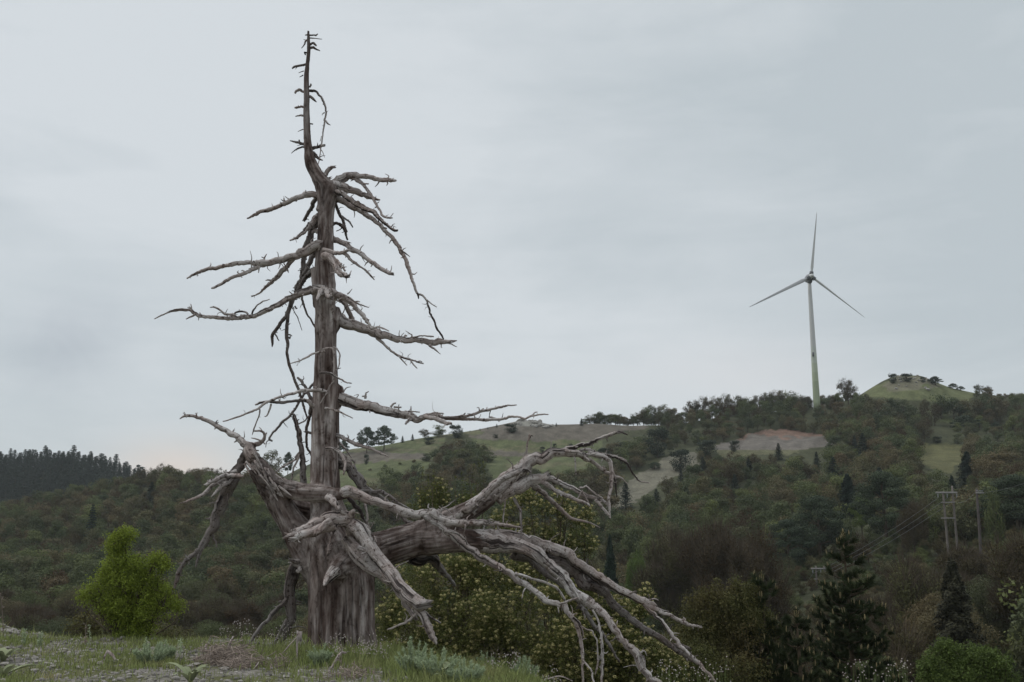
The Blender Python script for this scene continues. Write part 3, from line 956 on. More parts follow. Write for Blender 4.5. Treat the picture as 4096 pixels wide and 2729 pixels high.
for i in ind:
    near = y[i] < 150
    if near:
        me = bro_near[int(r.integers(0, 2))] if r.random() < .45 else bro_near[int(r.integers(2, 5))]
    else:
        me = bro[int(r.integers(0, 4))] if r.random() < .7 else bro[int(r.integers(4, 7))]
    o = obj('broadleaf_tree', me, None, (x[i], y[i], z[i] - .2), r.uniform(0, 6.28), (sc_[i] * r.uniform(.85, 1.15), sc_[i] * r.uniform(.85, 1.15), sc_[i]))
    kind_ = 'twiggy brown' if me in bro_near[2:] or me in bro[4:] else 'leafy green'
    sz_ = 'large ' if sc_[i] > 1.0 else ('low ' if sc_[i] < .8 else '')
    far_ = 'far down in the wooded valley' if y[i] < 120 else ('at the foot of the wooded slope' if y[i] < 175 else 'partway up the wooded slope')
    k_ = int(np.searchsorted([300, 720, 1240, 1500, 2000, 2450, 2850, 3250, 3600, 3850], px[i]))
    zn = ['at the left edge', 'behind the bright green bush', 'left of the dead trunk', 'behind the dead trunk', 'behind the big dead limb', 'beyond the drooping dead branches',
          'right of the dead branch tips', 'behind the smaller candle pine', 'behind the tall candle pine', 'by the wooden power poles', 'at the right edge'][k_]
    tag(o, '%s%s tree %s, %s' % (sz_, kind_, far_.replace('the wooded', 'the'), zn), 'tree', '%s%s trees %s %s' % (sz_, kind_, far_, zn))

# the rest of the wood: one object
protoc = bpy.data.collections.new('tree_kinds')
for k_, me in enumerate(bro):
    o = bpy.data.objects.new('kind_%02d' % k_, me)
    protoc.objects.link(o)


def gn_scatter(name, pts, idx, rot, scl, coll):
    me = bpy.data.meshes.new(name)
    me.vertices.add(len(pts))
    me.vertices.foreach_set('co', np.asarray(pts, dtype=np.float32).ravel())
    for nm, typ, arr in (('idx', 'INT', idx), ('rot', 'FLOAT_VECTOR', rot), ('scl', 'FLOAT_VECTOR', scl)):
        a = me.attributes.new(nm, typ, 'POINT')
        a.data.foreach_set('value' if typ == 'INT' else 'vector', np.asarray(arr, dtype=np.int32 if typ == 'INT' else np.float32).ravel())
    o = obj(name, me)
    ng = bpy.data.node_groups.new(name, 'GeometryNodeTree')
    ng.interface.new_socket('Geometry', in_out='INPUT', socket_type='NodeSocketGeometry')
    ng.interface.new_socket('Geometry', in_out='OUTPUT', socket_type='NodeSocketGeometry')
    gi = ng.nodes.new('NodeGroupInput'); go = ng.nodes.new('NodeGroupOutput')
    m2p = ng.nodes.new('GeometryNodeMeshToPoints')
    iop = ng.nodes.new('GeometryNodeInstanceOnPoints')
    ci = ng.nodes.new('GeometryNodeCollectionInfo')
    ci.inputs['Collection'].default_value = coll
    ci.inputs['Separate Children'].default_value = True
    ci.inputs['Reset Children'].default_value = True

    def attr(n, t):
        nd = ng.nodes.new('GeometryNodeInputNamedAttribute')
        nd.data_type = t
        nd.inputs['Name'].default_value = n
        return nd.outputs['Attribute']
    L = ng.links.new
    L(gi.outputs[0], m2p.inputs[0]); L(m2p.outputs[0], iop.inputs['Points'])
    L(ci.outputs[0], iop.inputs['Instance'])
    iop.inputs['Pick Instance'].default_value = True
    L(attr('idx', 'INT'), iop.inputs['Instance Index'])
    L(attr('rot', 'FLOAT_VECTOR'), iop.inputs['Rotation'])
    L(attr('scl', 'FLOAT_VECTOR'), iop.inputs['Scale'])
    L(iop.outputs[0], go.inputs[0])
    md = o.modifiers.new('scatter', 'NODES')
    md.node_group = ng
    return o


ru = np.random.default_rng(44)
mu = 1500
yu = np.sqrt(ru.uniform(66 ** 2, 185 ** 2, mu)); xu = ru.uniform(.20, .56, mu) * yu
zu = ground(xu, yu); su = ru.uniform(.20, .34, mu)
pu, qu = proj(xu, yu, zu + 2.5)
ku = ~((yu < 125) & inpoly(pu, qu, [(3240, 2200), (3330, 2200), (3330, 2440), (3240, 2440)]))
xu, yu, zu, su = xu[ku], yu[ku], zu[ku], su[ku]
base_n = len(x)
x = np.concatenate([x, xu]); y = np.concatenate([y, yu]); z = np.concatenate([z, zu - .2]); sc_ = np.concatenate([sc_, su])
rest = np.concatenate([rest, np.arange(base_n, len(x))])
n = len(rest)
idx = np.where(r.random(n) < .78, r.integers(0, 4, n), r.integers(4, 7, n))
rot = np.zeros((n, 3)); rot[:, 2] = r.uniform(0, 6.28, n)
scl = np.stack([sc_[rest] * r.uniform(.85, 1.2, n), sc_[rest] * r.uniform(.85, 1.2, n), sc_[rest]], 1)
wood = gn_scatter('wood', np.stack([x[rest], y[rest], z[rest] - .2], 1), idx, rot, scl, protoc)
tag(wood, 'mixed broadleaf wood covering the hillsides', 'wood', None, 'stuff')
print('trees', len(ind), len(rest))

ORD = ['first', 'second', 'third', 'fourth', 'fifth', 'sixth', 'seventh', 'eighth', 'ninth', 'tenth', 'eleventh', 'twelfth', 'thirteenth', 'fourteenth', 'fifteenth', 'sixteenth',
       'seventeenth', 'eighteenth', 'nineteenth', 'twentieth', '21st', '22nd', '23rd', '24th', '25th', '26th', '27th', '28th', '29th', '30th', '31st', '32nd', '33rd', '34th', '35th', '36th',
       '37th', '38th', '39th', '40th', '41st', '42nd', '43rd', '44th', '45th', '46th', '47th', '48th', '49th', '50th']
# ---------------------------------------------------------------- single trees on the hills
def place(me, name, px, top, Y, label, cat, group=None, bw=None, bh=None, wpx=None, rz=None):
    """stand a tree on the ground at depth Y so that its top shows at photo row `top`"""
    b = gpt(px, Y)
    t = P(px, top, Y)
    h = max(t.z - b.z, 1.0)
    sh = h / bh
    sw = sh if wpx is None else (wpx / F * Y) / bw
    if sh < sw * .55: sw = sh / .55
    o = obj(name, me, None, (b.x, b.y, b.z - .15), r.uniform(0, 6.28) if rz is None else rz, (sw, sw, sh))
    tag(o, label, cat, group)
    return o


# dark conifers covering the far left ridge
G = 'dark firs of the far left ridge'
rr = np.random.default_rng(5)
cnt = 0
for row, (Yr, ofs) in enumerate(((618, 0), (606, 6), (592, 3), (578, 0), (566, 5), (556, 2))):
    xs = -120.0
    while xs < 640 - row * 25:
        xs += rr.uniform(14, 24) if row < 2 else rr.uniform(20, 32)
        b = gpt(xs, Yr + rr.uniform(-5, 5))
        _, pyb = proj(b.x, b.y, b.z)
        top_line = np.interp(xs, [-200, 0, 100, 160, 250, 300, 380, 440, 480, 520, 560, 700], [1800, 1806, 1796, 1790, 1800, 1800, 1816, 1830, 1842, 1852, 1868, 1930])
        h = np.clip((pyb - top_line - rr.uniform(-8, 12) - row * 0) / F * b.y, 9, 21) * rr.uniform(.85, 1.05) if row == 0 else rr.uniform(12, 17)
        s = h / 11.0
        w_ = s * rr.uniform(1.0, 1.7)
        o = obj('fir_tree', (fir_round + fir_round + firs[:1])[int(rr.integers(0, 5))], None, (b.x, b.y, b.z - .3), rr.uniform(0, 6), (w_, w_, s))
        tag(o, ('dark conifer against the sky on the far left ridge, %s from the left' % ORD[min(cnt, 49)]) if row == 0 else 'dark conifer of the dense stand below the crest of the far left ridge', 'conifer', G)
        cnt += 1
print('ridge firs', cnt)

# firs and pines that stand out from the broadleaf wood
for (px_, top, Y, w_, lab) in NAMED_FIR:
    top -= 10 if Y > 200 else 0
    place(fir_dark if Y < 100 else fir_near if Y < 240 else firs[int(rr.integers(0, 3))], 'fir_tree', px_, top, Y, lab, 'fir tree', None, 5.0, 11.0, w_ * (2.1 if Y > 100 else 1.2))

for (px_, top, Y, w_, lab) in NAMED_PINE:
    place(pines[int(rr.integers(0, 3))] if Y > 200 else pine_near[int(rr.integers(0, 2))], 'pine_tree', px_, top, Y, lab, 'pine tree', None, 7.5, 7.7, w_)

LEAF_DARK = leaf_material('dark_evergreen_leaves', [(0, (0.026, 0.036, 0.024)), (1, (0.038, 0.048, 0.030))], .1, .5)
LEAF_LIGHT = leaf_material('light_green_leaves', [(0, (0.085, 0.125, 0.032)), (1, (0.11, 0.145, 0.04))], .25, .5)


def remat(me, nm, mat):
    m2 = me.copy()
    m2.name = nm
    m2.materials[0] = mat
    return m2


KIND = {'d': remat(bro[0], 'dark_tree', LEAF_DARK), 'b': bro[5], 'g': bro[1], 'l': remat(bro_near[0], 'light_tree', LEAF_LIGHT),
        'o': remat(bro_near[3], 'olive_tree', leaf_material('olive_budding_leaves', [(0, (0.10, 0.098, 0.042)), (1, (0.12, 0.12, 0.05))], .25, .5))}
for (px_, top, Y, w_, lab, kd) in ROUND:
    place((bro_near[2 + int(rr.integers(0, 3))] if (kd == 'b' and w_ > 120) else KIND[kd]), 'bush' if w_ < 40 else 'tree', px_, top, Y, lab, 'bush' if w_ < 40 else 'tree', None, 6.0, 7.1, w_ * 1.05)

G = 'small conifers dotted along the grassy skyline'
for (px_, top, w_) in ((1610, 1742, 20), (1650, 1735, 26), (1920, 1712, 22), (1951, 1710, 16), (1987, 1694, 24), (1880, 1724, 9), (2225, 1690, 10), (2326, 1672, 24)):
    place(firs[0], 'small_conifer', px_, top, 384, 'small pointed conifer on the grassy skyline, %s in the row from the left' % {1610:'first',1650:'second',1880:'third',1920:'fourth',1951:'fifth',1987:'sixth',2225:'seventh',2326:'last'}[px_], 'conifer', G, 5.0, 11.0, w_ * 1.3)
for gi, (lst_, gname, lab) in enumerate(((CLUMP, 'trees of the dark clump running into the grass hill', 'grey-green tree of the clump running up into the grass hill, %s from its left end'),
                                        (CLUMP2, 'trees at the right edge of the grass hill', 'dark green tree bordering the right side of the grass hill, %s of its group'))):
    for iq, (px_, top, Y, w_) in enumerate(lst_):
        place((bro[5], bro[1], bro[2])[iq % 3] if gi == 0 else (KIND['d'], bro[1])[iq % 2], 'tree', px_, top, Y, lab % ORD[iq], 'tree', gname, 6.0, 7.1, w_ * 1.1)
G = 'trees along the foot of the bare knoll'
for iq, (px_, top, w_) in enumerate(((3440, 1572, 70), (3480, 1580, 70), (3525, 1586, 74), (3570, 1592, 70), (3615, 1598, 64), (3700, 1588, 44), (3765, 1566, 92), (3815, 1590, 80), (3860, 1596, 80),
                                     (3905, 1588, 80), (3945, 1580, 80), (3990, 1584, 84), (3650, 1618, 60), (3740, 1606, 70), (3550, 1616, 76), (3490, 1612, 76))):
    place(bro[(1, 5, 2, 3)[iq % 4]], 'tree', px_, top, 354 if iq < 12 else 346, 'shrubby tree along the foot of the bare knoll, %s of that fringe' % ORD[iq], 'tree', G, 6.0, 7.1, w_ * 1.15)
G = 'thin trees in the skyline row above the grass hill'
for px_ in range(2345, 2700, 19):
    top = np.interp(px_, [2340, 2400, 2440, 2500, 2510, 2560, 2640, 2670, 2700], [1668, 1652, 1646, 1660, 1672, 1640, 1612, 1628, 1620]) + rr.uniform(-6, 8)
    place(bro[4 + int(rr.integers(0, 3))] if rr.random() < .4 else bro[int(rr.integers(0, 4))], 'thin_tree', px_ + rr.uniform(-5, 5), top, 394, 'thin young tree in the skyline row right of the grass hill, %s from the left' % ORD[(px_ - 2345) // 19],
          'tree', G, 6.0, 7.1, rr.uniform(52, 76))
G = 'trees along the ridge either side of the wind turbine'
for iq, px_ in enumerate((2770, 2812, 2868, 2905, 2950, 2985, 3040, 3075, 3110, 3150, 3190, 3222, 3305, 3330, 3965, 4000, 4040, 4080)):
    top = np.interp(px_, [2700, 2820, 2870, 2920, 2990, 3060, 3100, 3200, 3330, 3960, 4100], [1610, 1572, 1585, 1566, 1580, 1568, 1552, 1566, 1580, 1572, 1580]) + rr.uniform(-6, 10)
    place(bro[5] if rr.random() < .5 else bro[2], 'ridge_tree', px_, top, 384 if px_ > 3220 and px_ < 3310 else 389, 'small tree breaking the skyline of the wind turbine ridge, %s from the left' % ORD[iq], 'tree', G,
          6.0, 7.1, rr.uniform(70, 96))
G = 'bare topped trees along the left ridge'
for iq, px_ in enumerate((560, 600, 640, 668, 700, 760, 800, 845, 880, 930, 985, 1030)):
    top = np.interp(px_, [540, 600, 650, 700, 740, 770, 830, 880, 1040], [1868, 1858, 1842, 1866, 1880, 1864, 1862, 1866, 1862]) + rr.uniform(-5, 8)
    place(bro[4 + int(rr.integers(0, 3))], 'ridge_tree', px_, top, 344, 'twiggy tree against the sky on the left ridge, %s from the left' % ORD[iq], 'tree', G, 6.0, 7.1, rr.uniform(46, 66))

# rocks on top of the grass hill
ROCK = plain('limestone', (0.30, 0.28, 0.255), 0.95, 0.35, 6)


def rock_mesh(seed, squash=.6, mat=None, sub=2):
    import bmesh
    bm = bmesh.new()
    bmesh.ops.create_icosphere(bm, subdivisions=sub, radius=.5)
    for v in bm.verts:
        n_ = noise.noise(v.co * 1.9 + Vector((seed * 7.3, 0, 0))) * .55 + noise.noise(v.co * 5 + Vector((seed, 3, 0))) * .18
        v.co *= 1 + n_
        v.co.z *= squash
    me = bpy.data.meshes.new('rock')
    bm.to_mesh(me); bm.free()
    me.materials.append(mat or ROCK)
    return me


rocks = [rock_mesh(i, .5 + .08 * i) for i in range(5)]
for i in range(34):
    px_ = rr.uniform(2065, 2215)
    b = gpt(px_, rr.uniform(378, 392))
    s = rr.uniform(.8, 2.6)
    o = obj('rock', rocks[i % 5], None, (b.x, b.y, b.z + .1), rr.uniform(0, 6), (s, s, s))
    tag(o, 'grey limestone block on the rocky crest of the grass hill', 'rock', 'rocks on the crest of the grass hill')
for i in range(26):
    px_ = rr.uniform(3540, 3710)
    b = gpt(px_, rr.uniform(374, 390))
    s = rr.uniform(.6, 1.8)
    o = obj('rock', rocks[i % 5], None, (b.x, b.y, b.z + .05), rr.uniform(0, 6), (s, s, s))
    tag(o, 'pale rock lying in the grass of the round knoll', 'rock', 'rocks on the knoll')

# ---------------------------------------------------------------- wind turbine
TY = 381.0
hub = P(3239, 1112, TY)
base = gpt(3272, TY)
tx = hub.x
WHITE = plain('turbine_white', (0.52, 0.52, 0.50), 0.45, 0.05, .2, 0.4)
DARKG = plain('turbine_dark', (0.10, 0.10, 0.11), 0.5, 0.1, 1, 0.4)
GREY = plain('turbine_grey', (0.30, 0.30, 0.31), 0.5, 0.1, 1, 0.4)
GREY_BLADE = plain('turbine_blade', (0.40, 0.40, 0.405), 0.5, 0.05, 1, 0.4)
tm, M = newmat('tower_paint')
tco = M.n('ShaderNodeTexCoord')
sp = M.n('ShaderNodeSeparateXYZ'); M.l(tco.outputs['Object'], sp.inputs[0])
hgt = M.math('DIVIDE', sp.outputs[2], 30.0)
rp = M.n('ShaderNodeValToRGB'); rp.color_ramp.interpolation = 'CONSTANT'
cols = [(0.0, (0.30, 0.34, 0.22)), (0.36, (0.36, 0.40, 0.27)), (0.48, (0.41, 0.45, 0.33)), (0.60, (0.45, 0.48, 0.40)), (0.72, (0.48, 0.50, 0.45)), (0.82, (0.50, 0.50, 0.48))]
while len(rp.color_ramp.elements) < len(cols): rp.color_ramp.elements.new(.5)
for e, (p_, c_) in zip(rp.color_ramp.elements, cols):
    e.position = p_; e.color = (*c_, 1)
M.l(hgt, rp.inputs[0])
finish(M, rp.outputs[0], 0.45, 0.4)

turb = tag(obj('wind_turbine', None, None, (tx, TY, base.z)), 'tall white three-bladed wind turbine with green banded tower foot on the wooded ridge', 'wind turbine')
turb.empty_display_size = 1
k2m = TY / F / math.cos(0.14)
Ht = hub.z - base.z
a = Acc()
tube(a, [(0, .8, -1), (0, .8, Ht * .5), (0, .8, Ht - 1.6)], [1.36, 1.0, .70], 32, 0, step=lambda q: 4)
tower = obj('tower', a.build('tower', [tm], True), turb)
a = Acc()
tube(a, [(-.62, -.4, 20.6), (-.62, -.4, 22.2)], [.35, .35], 8, 0, step=lambda q: 1)
obj('tower_vent', a.build('tower_vent', [DARKG]), turb)
a = Acc()    # egg shaped nacelle, axis along Y
tube(a, [(0, -2.6, Ht + .1), (0, -2.2, Ht + .1), (0, -1.2, Ht + .1), (0, .3, Ht + .1), (0, 2.2, Ht + .1), (0, 4.2, Ht + .1), (0, 5.2, Ht + .1)],
     [.35, 1.0, 1.45, 1.62, 1.5, .9, .2], 24, 0, step=lambda q: .4)
obj('nacelle', a.build('nacelle', [GREY], True), turb)
a = Acc()
tube(a, [(0, -2.0, Ht - .9), (0, .2, Ht - 1.3), (0, 2.6, Ht - 1.0)], [.5, 1.0, .5], 16, 0, step=lambda q: .4)
obj('nacelle_underside', a.build('nacelle_underside', [DARKG], True), turb)
a = Acc()
tube(a, [(0, -3.6, Ht + .1), (0, -3.4, Ht + .1), (0, -2.9, Ht + .1), (0, -2.2, Ht + .1)], [.12, .5, .85, 1.0], 20, 0, step=lambda q: .2)
obj('spinner', a.build('spinner', [WHITE], True), turb)
for (tipx, tipy, chord, mt) in ((3268, 848, 1.5, WHITE), (2996, 1229, 1.9, GREY_BLADE), (3461, 1271, 1.1, WHITE)):
    tip = P(tipx, tipy, TY - 2.2)
    d = Vector((tip.x - tx, 0, tip.z - (base.z + Ht + .1)))
    Lb = d.length
    d.normalize()
    s_ = Vector((d.z, 0, -d.x))
    yv = Vector((0, 1, 0))
    a = Acc()
    secs = []
    ring = []
    for t, c, th, tw in ((.035, .95, .9, 0), (.08, 1.0, .85, 5), (.14, chord, .5, 14), (.3, chord * .82, .3, 12), (.55, chord * .58, .18, 8), (.8, chord * .36, .1, 4), (.97, chord * .16, .05, 2), (1, .05, .02, 0)):
        cen = Vector((0, -2.0, Ht + .1)) + d * Lb * t
        w2 = math.radians(tw)
        e1 = s_ * math.cos(w2) + yv * math.sin(w2)
        e2 = -s_ * math.sin(w2) + yv * math.cos(w2)
        for j in range(14):
            an = j / 14 * 2 * math.pi
            ring.append(cen + e1 * (math.cos(an) * c * .43) + e2 * (math.sin(an) * th * .5))
    V = np.array([list(v) for v in ring])
    ns = len(V) // 14
    i0 = np.arange(ns - 1)[:, None] * 14 + np.arange(14)[None]
    j1 = np.arange(ns - 1)[:, None] * 14 + (np.arange(14)[None] + 1) % 14
    a.add(V, np.stack([i0, j1, j1 + 14, i0 + 14], 2).reshape(-1, 4))
    bl = obj('blade', a.build('blade', [mt], True), turb)
    a = Acc()
    c0 = Vector((0, -2.0, Ht + .1))
    tube(a, [c0 + d * .75, c0 + d * 1.9], [.78, .78], 18, 0, step=lambda q: 1)
    obj('blade_root', a.build('blade_root', [DARKG], True), turb)

# ---------------------------------------------------------------- power line
POLEM = plain('pole_wood', (0.155, 0.135, 0.12), 0.9, 0.3, 2)
ARMM = plain('crossarm_wood', (0.27, 0.255, 0.24), 0.9, 0.2, 2)
INS = plain('insulator', (0.32, 0.32, 0.33), 0.3, 0.1, 4, .5)


def box(acc, c, sx, sy, sz, mat=0):
    c = np.array(c, dtype=float)
    s = np.array([[-1, -1, -1], [1, -1, -1], [1, 1, -1], [-1, 1, -1], [-1, -1, 1], [1, -1, 1], [1, 1, 1], [-1, 1, 1]]) * np.array([sx, sy, sz]) / 2
    acc.add(c + s, [[0, 3, 2, 1], [4, 5, 6, 7], [0, 1, 5, 4], [1, 2, 6, 5], [2, 3, 7, 6], [3, 0, 4, 7]], None, mat)


def hpole(pxl, pxr, top_l, top_r, arm_y, arm0, arm1, braces, Y, label):
    b = gpt((pxl + pxr) / 2, Y)
    root = tag(obj('power_pole', None, None, tuple(b)), label, 'power pole')
    o0 = b

    def loc(px_, py_, dy=0):
        q = P(px_, py_, Y + dy)
        return (q.x - o0.x, q.y - o0.y, q.z - o0.z)
    for (pp, tp) in ((pxl, top_l), (pxr, top_r)):
        t = loc(pp, tp)
        a = Acc()
        g0 = gz(o0.x + t[0], Y) - o0.z - .5
        tube(a, [(t[0] + .02, 0, g0), (t[0], 0, t[2])], [.17, .12], 10, 0, step=lambda q: 1.5)
        obj('pole', a.build('pole', [POLEM], True), root)
    p0, p1 = loc(arm0, arm_y, -.22), loc(arm1, arm_y, -.22)
    a = Acc(); box(a, ((p0[0] + p1[0]) / 2, -.22, (p0[2] + p1[2]) / 2), p1[0] - p0[0], .14, .22)
    obj('crossarm', a.build('crossarm', [ARMM]), root)
    for by in braces:
        q0, q1 = loc(pxl - 7, by, -.2), loc(pxr + 12, by, -.2)
        a = Acc(); box(a, ((q0[0] + q1[0]) / 2, -.21, q0[2]), q1[0] - q0[0], .1, .13)
        obj('brace', a.build('brace', [ARMM]), root)
    hang = []
    for f_ in (.09, .52, .96):
        a = Acc()
        cx = p0[0] + (p1[0] - p0[0]) * f_
        for kq in range(4):
            tube(a, [(cx, -.22, p0[2] - .18 - kq * .12), (cx, -.22, p0[2] - .24 - kq * .12)], [.09, .09], 8, 0, step=lambda q: 1)
        tube(a, [(cx, -.22, p0[2] - .1), (cx, -.22, p0[2] - .66)], [.025, .025], 5, 0, step=lambda q: 1)
        obj('insulator', a.build('insulator', [INS]), root)
        hang.append(Vector((o0.x + cx, Y - .22, o0.z + p0[2] - .68)))
    return root, hang


h1, hang1 = hpole(3263, 3297, 2264, 2264, 2275, 3244, 3318, [2317, 2387], 150, 'twin wooden power pole low in the valley, left of the other poles')
h2, hang2 = hpole(3772, 3808, 1966, 1944, 1971, 3743, 3829, [2010, 2073], 130, 'twin wooden power pole with one taller post, higher on the slope')
b3 = gpt(3918, 126)
h3 = tag(obj('power_pole', None, None, tuple(b3)), 'single brown wooden power pole right of the twin poles', 'power pole')
t3 = P(3906, 1955, 126)
a = Acc(); tube(a, [(.35, 0, -.5), (t3.x - b3.x, 0, t3.z - b3.z)], [.2, .13], 10, 0, step=lambda q: 1.5)
obj('pole', a.build('pole', [plain('old_pole_wood', (0.10, 0.085, 0.08), .9, .3, 2)], True), h3)
a = Acc(); box(a, (t3.x - b3.x + .25, -.25, t3.z - b3.z - .55), 1.0, .14, .16)
obj('crossarm', a.build('crossarm', [ARMM]), h3)
a = Acc(); box(a, (t3.x - b3.x + .25, -.22, t3.z - b3.z - .3), .9, .1, .06)
obj('bracket', a.build('bracket', [INS]), h3)
CABLE = plain('power_cable', (0.22, 0.22, 0.22), 0.5, 0.1, 1, .4)


def cable(p, q, sag, label, rad=.018):
    a = Acc()
    p, q = Vector(p), Vector(q)
    pts = [p + (q - p) * t + Vector((0, 0, -4 * sag * t * (1 - t))) - p for t in np.linspace(0, 1, 13)]
    tube(a, [tuple(v) for v in pts], [rad] * 13, 5, 0, step=lambda r_: 2.0)
    tag(obj('power_cable', a.build('power_cable', [CABLE], True), None, tuple(p)), label, 'cable', 'overhead cables of the power line')


gp = [P(3010, 2565, 176), P(3016, 2625, 176), P(3024, 2690, 176)]
for i, w3 in enumerate(('upper', 'middle', 'lower')):
    cable(hang1[i], hang2[i], .55, '%s cable between the two twin wooden power poles' % w3)
    cable(gp[i], hang1[i], .9, '%s cable running down left from the lower twin pole' % w3)
e3 = Vector((t3.x, 126, t3.z - .3))
cable(hang2[2] + Vector((.1, 0, -.6)), e3 + Vector((-.3, 0, -.2)), .35, 'cable from the higher twin pole to the single brown pole', .02)
cable(e3 + Vector((.3, 0, -.2)), P(4110, 1928, 118), .25, 'cable leaving the single brown pole towards the right edge', .012)

# ---------------------------------------------------------------- the dead tree
TYD = 16.0
tb = Vector((P(1373, 2612, TYD).x, TYD, 0.0))
tb.z = gz(tb.x, tb.y)
tree = tag(obj('dead_tree', None, None, tuple(tb)), 'huge dead grey pine with broken top and drooping bare limbs on the terrace edge', 'dead tree')
# every row: branch id, depth at its start and end (m, minus = towards the viewer), then px py radius_px triples.  '+' joins the piece to the branch above
TRUNK_PARTS = '''
T 0 0 1373,2665,160 1373,2600,136 1371,2520,128 1371,2420,127 1370,2330,130 1362,2250,124 1332,2120,84 1304,2010,62 1298,1900,57 1298,1800,54 1298,1700,52 1299,1600,50 1301,1500,48 1303,1400,46 1303,1300,45 1301,1250,41 1302,1180,46 1299,1130,43 1297,1080,41 1299,1020,38 1302,960,33 1303,900,32 1304,850,34 1305,800,37 1300,755,41 1270,705,28 1243,652,25 1234,600,18 1230,560,16 1228,520,15 1226,450,14 1227,400,13 1226,360,12 1226,300,11 1230,260,9 1235,200,8 1234,160,7 1233,124,5
T .25 .2 1330,2060,40 1325,1900,34 1326,1800,34 1325,1700,33 1325,1600,34 1323,1500,30 1322,1400,26 1322,1320,16
T .1 .0 1355,2340,100 1290,2240,82 1222,2150,58 1165,2075,46 1118,2000,44 1082,1930,42 1050,1885,38 1018,1845,33 988,1808,22
T .25 .25 1300,2290,70 1225,2210,44 1160,2120,34 1105,2040,28 1062,1970,28 1030,1915,26 1005,1870,22
T -.05 -.45 1096,1925,34 1130,1950,42 1170,1960,40 1220,1970,36 1290,1974,33 1350,1978,27 1402,1968,22
T -.05 .2 1100,1935,40 1120,2005,36 1148,2070,42 1185,2130,56 1240,2200,80 1320,2290,100
T .55 .55 1150,2000,44 1200,2045,48 1260,2060,50
T -.12 0 1302,2005,34 1304,2060,50 1300,2130,80 1335,2220,110 1365,2320,120
T -.05 0 1222,2118,34 1262,2128,46 1290,2165,80
T .1 .2 1380,2290,96 1440,2240,88 1490,2212,78 1545,2194,70 1620,2170,68 1690,2148,64 1760,2140,58
T .15 .2 1700,2162,62 1800,2160,50 1900,2165,43 2000,2178,40
T .15 .2 1690,2125,50 1750,2100,46 1830,2065,42 1900,2032,38 1970,1985,30
T -.2 -.75 1420,2270,48 1412,2190,30 1404,2130,24 1402,2084,28
T -.35 -.85 1385,2262,50 1352,2278,40 1322,2306,24
T .0 0 1255,1075,12 1262,1160,16 1262,1230,10
T -.1 0 1256,2255,40 1228,2272,24 1206,2250,17
T .1 .1 1350,1540,26 1345,1590,38 1335,1640,24
T .1 .1 1340,1230,18 1342,1280,34 1332,1330,20
T 0 0 1332,740,30 1315,780,36 1290,850,30
T -.2 -.1 1450,2480,26 1468,2600,46 1488,2670,56
T -.2 -.1 1292,2480,26 1274,2600,46 1256,2670,56
'''
